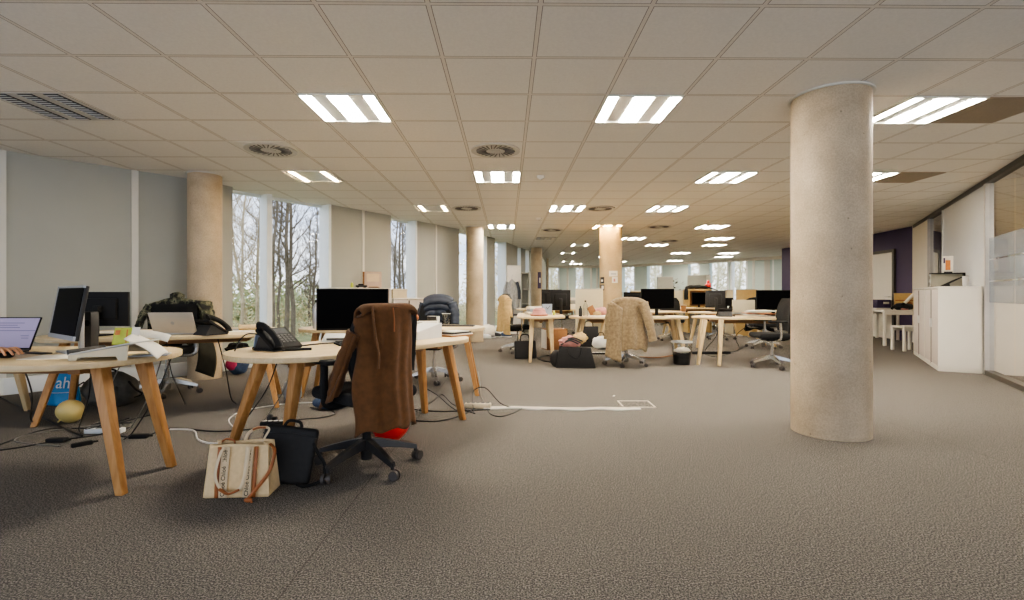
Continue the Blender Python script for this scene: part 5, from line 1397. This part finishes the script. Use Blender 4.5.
def flatbag(label, px, py, w, h, rz, tilt, m='bagblack'):
    p = fl(px, py); root = thing('document_bag', label, 'bag', (p.x, p.y, 0), R(rz))
    M_ = Matrix.Rotation(R(tilt), 4, 'X')
    q = MB(); q.box((0, 0, h / 2 + .004), (w, 0.09, h), bev=0.02, seg=3); q.bm.transform(M_); q.build('body', K[m], root)
    q = MB(); q.tube(smoothpath([(-w * .22, 0, h), (-w * .16, 0, h + .10), (w * .16, 0, h + .10), (w * .22, 0, h)], 5), 0.009, 8); q.bm.transform(M_); q.build('handle', K['black'], root)
flatbag('black document bag leaning at the leg of the end-on desk', 525.5, 359, 0.36, 0.30, 12, -8)
flatbag('black bag under the middle desk behind the patterned scarf', 589, 347, 0.38, 0.42, -5, -4)
bx = thing('cardboard_box', 'brown cardboard box with white side under the end-on desk', 'box', (0.84, 9.9, 0), R(14))
MB().box((0, 0, 0.20), (0.42, 0.34, 0.40), bev=0.005).build('carton', K['card'], bx); MB().box((-0.214, 0, 0.20), (0.006, 0.32, 0.37)).build('white_side', K['paper'], bx, smooth=False)
sack('plush_sack', 'white plush bag under the middle desk left of the beige coat', 'bag', 602, 350, 0.30, 0.27, 0.2, 'whiteplast', 5)
# trash bin: clear upper part, dark content
tb_ = thing('waste_bin', 'clear waste bin with dark contents by the middle desk leg', 'waste bin', (2.62, 7.72, 0))
MB().lathe([(0.118, 0.0), (0.155, 0.345)], seg=32).build('clear_wall', K['clear'], tb_)
MB().lathe([(0.153, 0.335), (0.162, 0.345), (0.158, 0.36), (0.150, 0.35)], seg=32).build('rim', K['grille'], tb_)
MB().lathe([(0, 0.002), (0.116, 0.002), (0.132, 0.17), (0, 0.18)], seg=32).build('dark_contents', K['black'], tb_)
MB().ell((0.01, -0.01, 0.215), (0.11, 0.11, 0.05), u=18, v=12, fn=lambda c: 1 + .15 * math.sin(c.x * 8) * math.sin(c.y * 9)).build('paper_waste', K['paper'], tb_)
rnd = random.Random(8)
for i, (px, py, m_, lb) in enumerate(((486, 338.5, 'whiteplast', 'white shoe nearest the slim window column'), (491, 338, 'grout', 'grey shoe in the shoe row by the window slit'), (497, 337, 'dark', 'dark shoe at the front of the shoe row'), (502, 336, 'whiteplast', 'white shoe before the cream jacket'), (489, 336.5, 'dark', 'dark shoe at the back of the shoe row'), (506, 337, 'denim', 'blue shoe closest to the cream jacket chair'))):
    p = fl(px, py); sh = thing('shoe', lb, 'shoe', (p.x, p.y, 0), rnd.uniform(-1, 1), 'shoes along the window wall')
    MB().ell((0, 0, 0.055), (0.15, 0.06, 0.055), u=18, v=12, fn=lambda c: 1 + .35 * max(0, -c.x) * max(0, c.z)).build('upper', K[m_], sh); MB().box((0, 0, 0.012), (0.29, 0.105, 0.022), bev=0.01).build('sole', K['whiteplast'] if m_ != 'whiteplast' else K['grille'], sh)
bx = thing('paper_bag', 'white crumpled bag among the shoes by the window slit', 'bag', tuple(fl(487, 337.3)), 0.3); MB().ell((0, 0, .16), (.22, .14, .16), u=18, v=12, fn=lambda c: 1 + .15 * math.sin(c.x * 7) * math.sin(c.y * 9)).build('bag', K['paper'], bx)

# ------------------------------------------------------------------ cabinets
def cabinet(label, x, y, rz, w=1.19, d=0.465, h=1.19, group=None):
    """front faces local -Y, origin at front left corner"""
    root = thing('tambour_cabinet', label, 'cabinet', (x, y, 0), rz, group)
    q = MB(); t = 0.02
    q.box((t / 2, d / 2, h / 2), (t, d, h)); q.box((w - t / 2, d / 2, h / 2), (t, d, h)); q.box((w / 2, d - t / 2, h / 2), (w, t, h)); q.box((w / 2, d / 2, 0.03), (w, d, 0.06)); q.box((w / 2, d / 2, h / 2), (t, d - .03, h))
    q.build('carcass', K['white'], root, smooth=False); MB().box((w / 2, 0.006, h / 2), (0.026, 0.014, h - .09)).build('centre_gap', K['track'], root, smooth=False)
    MB().box((w / 2, d / 2 - .003, h - 0.012), (w + .006, d + .006, 0.025), bev=0.003).build('top', K['white'], root)
    for i in (0, 1):
        x0, x1 = (0.022, w / 2 - 0.012) if i == 0 else (w / 2 + 0.012, w - 0.022)
        q = MB(); n = 16
        for k in range(n):
            xx = x0 + (k + .5) / n * (x1 - x0); q.box((xx, 0.012, h / 2 + .015), ((x1 - x0) / n - .002, 0.014, h - 0.10), bev=0.002, seg=1)
        dr_ = q.build('door', K['door'], root)
        hx_ = x1 - 0.05 if i == 0 else x0 + 0.05
        MB().box((hx_, -0.002, h * .55), (0.010, 0.012, 0.13), bev=0.003).build('handle', K['whiteplast'], dr_)
    return root
dirR = Vector((0.534, 0.845)); fr0 = Vector((6.0, 7.04)); rzR = math.atan2(-dirR.y, -dirR.x)
p2 = fr0 + dirR * 1.19; p3 = fr0 + dirR * 2.395
cabinet('white tambour cabinet nearest along the right wall', p2.x, p2.y, rzR, group=None)
cabinet('white tambour cabinet second along the right wall', p3.x, p3.y, rzR)
# on the right cabinets
def onR(px, off=0.2):
    """point on the cabinet top line at a given sight line, off metres behind the front edge"""
    o_ = fr0 + Vector((dirR.y, -dirR.x)) * off; k = (px - 512) / F
    t = (k * o_.y - o_.x) / (dirR.x - k * dirR.y); return o_ + dirR * t
p = onR(947, 0.22)
fbx = thing('display_box', 'black edged grey display box on the nearest right cabinet', 'display box', (p.x, p.y, 1.19), math.atan2(-0.5, 1) )
q = MB(); W_, H_, D_ = 0.40, 0.215, 0.12
q.box((0, 0, H_ - .008), (W_, D_, 0.016)); q.box((W_ / 2 - .008, 0, H_ / 2), (0.016, D_, H_)); q.box((0, 0, .006), (W_, D_, 0.012)); q.build('frame', K['black'], fbx, smooth=False)
MB().box((0, 0.02, H_ / 2), (W_ - .02, 0.02, H_ - .02)).build('grey_panel', K['midgrey'], fbx, smooth=False)
q = MB(); q.prism([(-0.10, 0.012), (0.03, 0.012), (0.02, 0.05), (0.185, 0.15), (0.185, 0.165), (0.06, 0.105)], -0.004, 0.004, M=Matrix.Translation((0, -0.03, 0)) @ Matrix.Rotation(PI / 2, 4, 'X')); q.build('black_wedge', K['black'], fbx, smooth=False)
cdm = thing('picture_card', 'small colourful card standing on the black edged display box', 'card', (p.x + .03, p.y + .02, 1.19 + H_), -0.45)
MB().box((0, 0, 0.13), (0.13, 0.01, 0.25), bev=0.003).build('card', K['paper'], cdm); MB().box((0, -0.007, 0.12), (0.06, 0.004, 0.15)).build('picture', K['orange'], cdm, smooth=False); MB().box((-0.045, -0.007, 0.19), (0.02, 0.004, 0.08)).build('purple_bar', K['purple'], cdm, smooth=False); MB().box((0, 0.01, 0.012), (0.10, 0.06, 0.02)).build('foot', K['dark'], cdm)
p = onR(965.5, 0.25); cup('grey pen cup right of the display box on the cabinet', p.x, p.y, 1.19, 0.035, 0.13, 'grille')
p = onR(931, 0.18); bd = thing('bead_stand', 'white twisted bead stand left of the display box', 'ornament', (p.x, p.y, 1.19)); q = MB()
for k in range(8): q.ell((0.012 * math.sin(k * 1.6), 0.012 * math.cos(k * 1.6), 0.02 + k * 0.028), (0.018, 0.018, 0.017), u=10, v=8)
q.build('beads', K['whiteplast'], bd); MB().lathe([(0, 0), (.035, 0), (.03, .012), (0, .012)], seg=16).build('foot', K['whiteplast'], bd)

# by the windows
wd = Vector((0.54, 0.84)); c0 = Vector((-2.62, 8.42)) - wd * 0.40; rzL = math.atan2(wd.y, wd.x)
cabinet('white tambour cabinet by the windows holding the pink picture card', c0.x, c0.y, rzL, 1.19, 0.42, 1.19)
c1_ = c0 + wd * 1.25
cabinet('lower white cabinet beside the second window with archive box', c1_.x, c1_.y, rzL, 0.80, 0.42, 1.01)
n_ = Vector((-wd.y, wd.x))
q = c1_ + wd * 0.22 + n_ * 0.2; ab = thing('archive_box', 'cream archive box on the lower window cabinet', 'box', (q.x, q.y, 1.01), rzL); MB().box((0, 0, 0.085), (0.36, 0.28, 0.17), bev=0.004).build('box', K['beigeplast'], ab); MB().box((0, 0, 0.155), (0.375, 0.295, 0.035), bev=0.003).build('lid', K['beigeplast'], ab)
q = at(373, 287, 9.05); pf = thing('picture_card', 'pale pink picture card standing on the window cabinet', 'picture', (q.x, q.y, 1.19), 0.25)
MB().box((0, 0, 0.15), (0.30, 0.016, 0.30), (R(-8), 0, 0), 0.003).build('card', K['palepink'], pf); MB().box((0.01, -0.012, 0.10), (0.09, 0.004, 0.05), (R(-8), 0, 0)).build('dark_print', K['dark'], pf, smooth=False); MB().box((0.0, -0.008, 0.19), (0.22, 0.004, 0.14), (R(-8), 0, 0)).build('pale_print', K['tape'], pf, smooth=False); MB().box((-0.165, 0.02, 0.15), (0.03, 0.02, 0.30), (R(-8), 0, 0)).build('dark_edge', K['card'], pf, smooth=False)
q = at(352, 287, 8.8); bottle('small yellow green bottle on the window cabinet', q.x, q.y, 1.19, 0.025, 0.11, 'lime', 'whiteplast')
q = at(364, 287, 8.85); rp_ = thing('toy_car', 'small dark toy car before the pink picture card', 'toy', (q.x - .03, q.y - .05, 1.19), 0.3); MB().box((0, 0, 0.035), (0.20, 0.07, 0.035), bev=0.012).build('body', K['dark'], rp_); MB().box((-.01, 0, 0.06), (0.09, 0.06, 0.03), bev=0.01).build('cabin', K['black'], rp_)
for xx in (-.06, .06): MB().cyl((xx, -.038, .018), (xx, .038, .018), .018, seg=12).build('wheel', K['black'], rp_)
q = at(377, 287.5, 9.0); stack('small dark objects pile right of the toy car', q.x - .02, q.y - .12, 1.19, 10, ((0.2, 0.1, 0.012, 'dark', 0), (0.16, 0.08, 0.015, 'card', 0)), 'small_books', 'books')

# wardrobe with hanging coat by the far windows
wx = thing('wardrobe', 'white wardrobe panel with shelf side near the far window slits', 'wardrobe', (-0.04, 13.4, 0), R(0))
MB().box((0.09, 0.25, 0.935), (0.36, 0.04, 1.87), bev=0.004).build('white_panel', K['white'], wx)
q = MB(); 
for xx in (0.29, 0.50): q.box((xx, 0.25, 0.84), (0.02, 0.4, 1.68))
for zz in (0.02, 0.42, 0.82, 1.22, 1.66): q.box((0.395, 0.25, zz), (0.2, 0.4, 0.02))
q.box((0.395, 0.44, 0.84), (0.2, 0.02, 1.68)); q.build('shelves', K['greyfelt'], wx, smooth=False)
hc = thing('hanging_coat', 'grey coat on a hanger in front of the white wardrobe', 'coat', (-0.02, 13.4, 0))
MB().sheet(lambda u, v: Vector((0.02 + u * (0.05 + 0.11 * min(1, v * 6) + .03 * v), 0.12 - 0.05 * math.cos(u * 2) + 0.012 * math.sin(u * 12), 1.50 - 0.80 * v - .06 * abs(u))), 24, 20).build('coat_body', K['grout'], hc, solid=0.02)
for sx in (-1, 1): MB().tube(smoothpath([(0.02 + sx * .13, .12, 1.42), (.02 + sx * .19, .12, 1.2), (.02 + sx * .2, .11, .95)], 6), .05, 10, .7).build('sleeve', K['navy'] if sx > 0 else K['grout'], hc)
q = MB(); q.tube(smoothpath([(0.02, .16, 1.50), (.02, .16, 1.56), (.035, .16, 1.59), (.02, .16, 1.61)], 5), .006, 6); q.build('hanger', K['alu'], hc)

# ------------------------------------------------------------------ signs on columns
def poster(name, label, col, px, z0, z1, w, m, cat='notice', extra=None):
    root_, cx_, cy_, r_ = col; k = (px - 512) / F
    # intersection of the sight line with the column cylinder
    a = 1 + k * k; b_ = -2 * (k * cx_ + cy_); c_ = cx_ * cx_ + cy_ * cy_ - (r_ + .004) ** 2
    Y = (-b_ - math.sqrt(b_ * b_ - 4 * a * c_)) / (2 * a); X = k * Y
    rz = math.atan2(X - cx_, -(Y - cy_)); R_ = r_ + .005; da = w / R_ / 2
    root = thing(name, label, cat, (cx_, cy_, 0), rz)
    MB().sheet(lambda u, v: Vector((R_ * math.sin(u * da), -R_ * math.cos(u * da), z0 + (z1 - z0) * v)), 8, 2).build('sheet', K[m], root)
    if extra:
        for (u0, u1, v0, v1, m2) in extra:
            MB().sheet(lambda u, v: Vector(((R_ + .002) * math.sin((u0 + (u1 - u0) * (u + 1) / 2) * da), -(R_ + .002) * math.cos((u0 + (u1 - u0) * (u + 1) / 2) * da), z0 + (z1 - z0) * (v0 + (v1 - v0) * v))), 6, 2).build('print', K[m2], root)
    return root
zz = lambda py, Y: CAMZ + (HZ - py) / F * Y
poster('paper_notice', 'upper white paper notice on the warm lit column', COL4, 613.5, zz(276.5, 11.4), zz(271, 11.4), 0.20, 'paper', extra=((-.6, .6, .3, .6, 'grille'),))
poster('paper_notice', 'lower white paper notice on the warm lit column', COL4, 615, zz(283, 11.4), zz(277, 11.4), 0.14, 'paper', extra=((-.5, .1, .2, .7, 'pink'),))
poster('paper_notice', 'dark patterned notice at left side of the warm lit column', COL4, 602, zz(283.5, 11.4), zz(277, 11.4), 0.14, 'dark', extra=((-.5, .5, .3, .6, 'paper'),))
poster('paper_notice', 'second dark patterned notice lower on the warm lit column', COL4, 602, zz(290.5, 11.4), zz(284.5, 11.4), 0.14, 'dark', extra=((-.2, .8, .3, .8, 'paper'),))
poster('purple_poster', 'purple poster on the narrow far column', COL5, 539.5, zz(288.5, 16.3), zz(272, 16.3), 0.13, 'purple', 'poster', extra=((-.2, .7, .35, .65, 'paper'),))

# ------------------------------------------------------------------ desk clutter, middle
p = at(539, 316, 8.35)
sk = thing('pink_bag', 'pink round bag on the near end of the end-on desk', 'bag', (p.x, 8.32, DESK)); MB().lathe([(0, 0), (0.14, 0), (0.15, 0.02), (0.115, 0.05), (0.10, 0.11), (0.06, 0.135), (0, 0.14)], seg=28).build('body', K['pink'], sk); MB().lathe([(0.151, 0.012), (0.156, 0.02), (0.151, 0.028)], seg=28).build('seam', K['leather'], sk)
stack('white papers and magazines behind the pink bag', 0.42, 8.95, DESK, 20, ((0.34, 0.24, 0.05, 'paper', 0), (0.30, 0.22, 0.05, 'bluepaper', .02), (0.28, 0.2, 0.04, 'paper', 0)))
rl = thing('paper_bag', 'white gift bag with dark tick print beside the monitor back', 'bag', (0.62, 8.85, DESK), 0.2); MB().taper((0, 0, 0), (0, 0, 0.19), (0.16, 0.08), (0.18, 0.04)).build('bag', K['bluepaper'], rl)
q = MB(); q.tube([(-0.03, -0.045, 0.14), (-0.005, -0.046, 0.10), (0.045, -0.042, 0.16)], 0.008, 6, .4); q.build('tick_print', K['ink'], rl)
for px, Y, r_, h_, b_, c_, lb in ((585.5, 8.2, 0.036, 0.26, 'clear', 'black', 'clear water bottle with black cap on the middle desk'), (580.5, 8.15, 0.03, 0.17, 'dark', 'dark', 'dark flask left of the clear bottle on the middle desk'), (554, 8.6, 0.022, 0.08, 'lime', 'whiteplast', 'tiny green bottle below the monitor back')):
    bottle(lb, (px - 512) / F * Y, Y, DESK, r_, h_, b_, c_)
q = thing('photo_book', 'dark brown slanted book right of the clear water bottle', 'book', ((592 - 512) / F * 8.3, 8.3, DESK), 0.2); MB().box((0, 0, 0.085), (0.11, 0.03, 0.17), (0, R(-28), 0), .004).build('cover', K['card'], q); MB().box((0.012, 0, 0.085), (0.09, 0.024, 0.16), (0, R(-28), 0)).build('pages', K['paper'], q)
for px, Y, s_, m_, lb, nm in ((600, 8.55, 0.12, 'pink', 'pink cloth heap on the middle desk by the column', 'cloth_heap'), (597, 8.3, 0.07, 'cream', 'yellowish toy on the middle desk before the pink heap', 'toy')):
    q = thing(nm, lb, nm.split('_')[0], ((px - 512) / F * Y, Y, DESK)); MB().ell((0, 0, s_ * .55), (s_, s_ * .7, s_ * .6), u=20, v=14, fn=lambda c: 1 + .12 * math.sin(c.x * 7) * math.cos(c.z * 6)).build('body', K[m_], q)
    MB().ell((s_ * .5, 0, s_ * .9), (s_ * .35, s_ * .3, s_ * .3), u=14, v=10).build('fold', K[m_ if m_ != 'cream' else 'orange'], q)
papers('open white magazine on the middle desk left of the beige coat', 1.42, 8.2, DESK, 0.3, 0.2, 12, 'paper', .01)
# right-hand desk M
tr = thing('document_tray', 'stack of sloping document trays on the right-hand desk', 'tray', (3.95, 8.02, DESK), R(-8))
for i in range(3): MB().box((0.02 * i, 0, 0.02 + .035 * i), (0.46, 0.30, 0.008), (R(0), R(3 - 2 * i), 0)).build('tray', K['grille' if i != 1 else 'leather'], tr); MB().box((-.05 + .03 * i, 0, 0.032 + .035 * i), (0.30, 0.22, 0.008), (0, R(3 - 2 * i), R(6 * i))).build('paper', K['paper'], tr, smooth=False)
phone('black desk phone at the left side of the document trays', 3.42, 8.05, 170)
q = thing('desk_screen', 'cream low desk screen behind the document trays', 'desk screen', ((743.5 - 512) / F * 9.0, 9.0, DESK)); MB().box((0, 0, 0.13), (0.40, 0.03, 0.26), bev=.004).build('panel', K['screenfelt'], q); MB().box((0, 0, 0.02), (0.42, 0.05, 0.03)).build('foot', K['alu'], q)
# second row
cup('brown paper cup on the second-row desk', (683.5 - 512) / F * 10.5, 10.5, DESK, 0.058, 0.13, 'card', 'paper_cup', 'cup', .7)
o = thing('laptop', 'closed pale laptop on the second-row desk by grey monitor', 'laptop', (4.6, 10.2, DESK), .1); MB().box((0, 0, .01), (.36, .25, .02), bev=.004).build('body', K['lapsilver'], o); MB().box((0, .1, .07), (.3, .02, .10), (R(-20), 0, 0), .003).build('raised_edge', K['paper'], o)
# tan screens and cubby
def screen(label, px0, px1, py, Y, m, z0=0.0, name='partition_screen', foot=True):
    x0, x1 = (px0 - 512) / F * Y, (px1 - 512) / F * Y; z1 = CAMZ + (HZ - py) / F * Y
    root = thing(name, label, 'partition screen', ((x0 + x1) / 2, Y, 0)); w = x1 - x0
    MB().box((0, 0, (z0 + z1) / 2), (w, 0.05, z1 - z0), bev=.01).build('panel', K[m], root)
    MB().box((0, 0, z1), (w + .01, 0.055, 0.02), bev=.004).build('top_trim', K['alu'], root)
    q = MB(); 
    for sx in (-1, 1): q.box((sx * (w / 2 - .06), 0, .015), (.05, .4, .03))
    q.build('feet', K['alu'], root, smooth=False)
screen('tan partition screen left of the black monitor by the column', 736, 757, 289.5, 13.1, 'tan')
screen('slim beige screen left of the tan partition screen', 725, 733, 290, 13.3, 'screenfelt')
screen('cream partition left of the warm lit column with bottle before it', 575.5, 603, 289, 11.2, 'screenfelt')
screen('grey tall partition screen in front of the far window, left one', 657, 673, 277, 17.5, 'greyfelt')
screen('grey tall partition screen under the red object, right one', 687.5, 706, 275.5, 17.5, 'greyfelt')
screen('white partition edge right of the grey tall screens', 704, 710.5, 275, 18.3, 'paper')
screen('beige low screen behind the black monitor of the beige coat desk', 671, 687, 290.5, 15.0, 'screenfelt')
screen('tan low screen right of the two dark monitor backs', 630, 641, 291, 15.2, 'tan')
cy = 14.3; x0, x1 = (686.5 - 512) / F * cy, (708 - 512) / F * cy
cb_ = thing('open_cubby', 'open wooden cubby with dark inside below the red object', 'shelf unit', ((x0 + x1) / 2, cy, 0)); w = x1 - x0; H_ = CAMZ + (HZ - 290) / F * cy
q = MB(); q.box((-w / 2, 0, H_ / 2), (.05, .4, H_)); q.box((w / 2, 0, H_ / 2), (.06, .4, H_)); q.box((0, 0, H_), (w + .05, .4, .05)); q.box((0, 0, .74), (w, .4, .03)); q.build('frame', K['tan'], cb_, smooth=False)
MB().box((0, .18, (.74 + H_) / 2), (w, .02, H_ - .74)).build('dark_back', K['card'], cb_, smooth=False)
q = thing('jacket_heap', 'dark jackets heaped on top of the open wooden cubby', 'jacket', ((697 - 512) / F * cy, cy, H_ + .025)); MB().ell((0, 0, .05), (.34, .14, .07), u=26, v=14, fn=lambda c: 1 + .16 * math.sin(c.x * 9) * math.cos(c.y * 5)).build('cloth', K['blackcoat'], q); MB().tube(smoothpath([(-.28, -.05, .06), (-.36, -.16, -.05), (-.38, -.2, -.3)], 6), .06, 10, .6).build('sleeve', K['blackcoat'], q)
q = thing('red_toy', 'bright red soft toy on the dark jackets', 'toy', ((708 - 512) / F * cy, cy, H_ + .07)); MB().ell((0, 0, .07), (.085, .07, .075), u=18, v=12, fn=lambda c: 1 + .2 * math.sin(c.x * 6) * math.cos(c.z * 5)).build('body', K['red'], q); MB().ell((0.0, 0, .16), (.045, .045, .05), u=12, v=8).build('tip', K['red'], q)
q = thing('open_umbrella', 'dark folded umbrella slung right of the red toy', 'umbrella', ((713 - 512) / F * cy, cy + .1, H_ - .02)); MB().tube([(-.18, 0, .09), (0, 0, .07), (.2, 0, .0)], lambda u: .045 * (1 - .7 * u), 8, .6).build('canopy', K['blackcoat'], q); MB().cyl((.2, 0, 0), (.27, 0, -.03), .01, seg=8).build('tip', K['dark'], q)
pp = thing('potted_plant', 'far potted plant before the window left of the grey screens', 'plant', ((674 - 512) / F * 18.2, 18.2, 0)); MB().lathe([(0, 0), (.17, 0), (.2, .35), (.18, .35), (.17, .32), (0, .32)], seg=20).build('pot', K['dark'], pp)
q = MB(); rnd = random.Random(2)
for k in range(70):
    a = rnd.uniform(0, 6.28); z = rnd.uniform(.7, 1.65); rr = rnd.uniform(.05, .3); c_ = Vector((rr * math.cos(a), rr * math.sin(a), z)); d_ = Vector((math.cos(a), math.sin(a), rnd.uniform(-.4, .7))) * .16; s_ = Vector((-math.sin(a), math.cos(a), 0)) * .05
    q.quad(c_, c_ + d_ * .5 + s_, c_ + d_, c_ + d_ * .5 - s_)
q.cyl((0, 0, .3), (0, 0, 1.5), .02, .01, 6); q.build('foliage', K['plant'], pp, smooth=False)
for px, py, Y, lb in ((642, 288, 14.2, 'round black headphones on top of the monitor row, left'), (663.5, 287.5, 14.2, 'round black headphones on top of the monitor row, right')):
    pass
# far left clutter between the monitor backs and column
stack('white boxes on the far desk right of the monitor backs', (571 - 512) / F * 12.4, 12.4, DESK, 5, ((0.3, 0.25, 0.12, 'paper', 0), (0.26, 0.22, 0.10, 'grout', 0), (0.2, 0.2, 0.06, 'paper', 0)), 'storage_box', 'box')
cup('white coffee cup standing between the two dark monitor backs', (615.5 - 512) / F * 12.75, 12.75, DESK, .06, .22, 'whiteplast', 'thermos_cup', 'cup', .85)

# ------------------------------------------------------------------ right: white table, stool, board
def table(label, x, y, rz, w, d, h, name='white_table', cat='table', leg=0.05):
    root = thing(name, label, cat, (x, y, 0), R(rz)); MB().box((0, 0, h - .0175), (w, d, .035), bev=.004).build('tabletop' if cat == 'table' else 'seat', K['white'], root)
    for sx in (-1, 1):
        for sy in (-1, 1): MB().box((sx * (w / 2 - leg / 2 - .01), sy * (d / 2 - leg / 2 - .01), (h - .035) / 2), (leg, leg, h - .035), bev=.003).build('leg', K['white'], root)
    q = MB(); q.box((0, -d / 2 + .04, h - .065), (w - .1, .02, .06)); q.box((0, d / 2 - .04, h - .065), (w - .1, .02, .06)); q.build('apron', K['white'], root, smooth=False)
    return root
table('white table in front of the purple wall, nearer one', 8.42, 10.85, 0, 1.25, 0.75, 0.745)
table('white table farther back before the white door', 8.65, 12.15, 0, 1.0, 0.75, 0.745)
table('small white stool beside the tambour cabinets', 7.60, 9.62, 0, 0.40, 0.36, 0.475, 'stool', 'stool', .045)
def obj_at(px, Y): return (px - 512) / F * Y
q = thing('sports_bag', 'dark crumpled bag on the nearer white table', 'bag', (obj_at(903, 10.8), 10.8, .745)); MB().ell((0, 0, .07), (.2, .13, .08), u=24, v=14, fn=lambda c: 1 + .13 * math.sin(c.x * 8) * math.cos(c.y * 6)).build('body', K['navyin'], q); MB().tube(smoothpath([(-.15, -.02, .07), (-.24, -.04, .06), (-.27, -.03, .01)], 5), .025, 8).build('strap', K['black'], q); MB().ell((.12, 0, .13), (.07, .07, .06), u=14, v=10).build('brown_bundle', K['leather'], q)
q = thing('tan_board', 'tan board leaning on the purple wall above the table', 'board', (obj_at(905, 11.15), 11.15, .745), R(-10)); MB().box((0, 0, .18), (.42, .03, .36), (R(-6), 0, 0), .003).build('board', K['tan'], q); MB().box((0, -.018, .20), (.40, .004, .02), (R(-6), 0, 0)).build('seam', K['leather'], q, smooth=False)
q = thing('rolled_drawing', 'white rolled paper with black tip on the nearer white table', 'paper roll', (obj_at(908, 10.7), 10.7, .745), 0); MB().cyl((-.10, 0, .12), (.12, 0, .34), .03, seg=14).build('roll', K['paper'], q); MB().cyl((-.12, 0, .10), (-.08, 0, .14), .034, seg=14).build('black_tip', K['black'], q); MB().box((-.06, 0.02, .05), (.14, .05, .10), bev=.01).build('holder', K['pink'], q)
q = thing('purple_box', 'purple and white box on the farther white table', 'box', (obj_at(881, 12.1), 12.1, .745)); MB().box((0, 0, .11), (.33, .2, .20), bev=.004).build('carton', K['purple'], q); MB().box((0.05, -.102, .13), (.14, .004, .05)).build('white_print', K['paper'], q, smooth=False); MB().box((0, 0, .006), (.40, .28, .012)).build('tray', K['whiteplast'], q, smooth=False)
# armchair behind the glass
p = rw(t_j - 0.25, 1.0)
ac = thing('tub_chair', 'pale tub chair behind the glass partition at the right edge', 'armchair', (p[0], p[1], 0), R(150))
q = MB(); q.sheet(lambda u, v: Vector((0.36 * math.sin(u * 2.0), -0.34 * math.cos(u * 2.0), 0.22 + (0.52 - .16 * abs(u) ** 3) * v)), 24, 8); q.build('shell', K['white'], ac, solid=.07); MB().lathe([(0, .36), (.3, .36), (.33, .40), (.3, .45), (0, .46)], seg=28).build('seat', K['grout'], ac); MB().lathe([(.26, 0), (.28, .015), (.05, .03), (.04, .30), (.3, .36)], seg=24).build('pedestal', K['alu'], ac)
tv = thing('wall_display', 'white wall panel framed on the meeting room wall behind the glass', 'board', rw(t_j - 1.2, 3.1) + (0.0,), RZ + PI)
MB().box((0, -.02, 1.05), (1.4, .03, 1.0), bev=.005).build('board', K['paper'], tv); q = MB(); q.box((0, -.04, .56), (1.44, .02, .03)); q.box((0, -.04, 1.55), (1.44, .02, .03)); q.build('frame', K['alu'], tv, smooth=False)
for k_, v_ in LABELS.items():
    if len(v_) > 1: print('DUP LABEL', k_, v_)
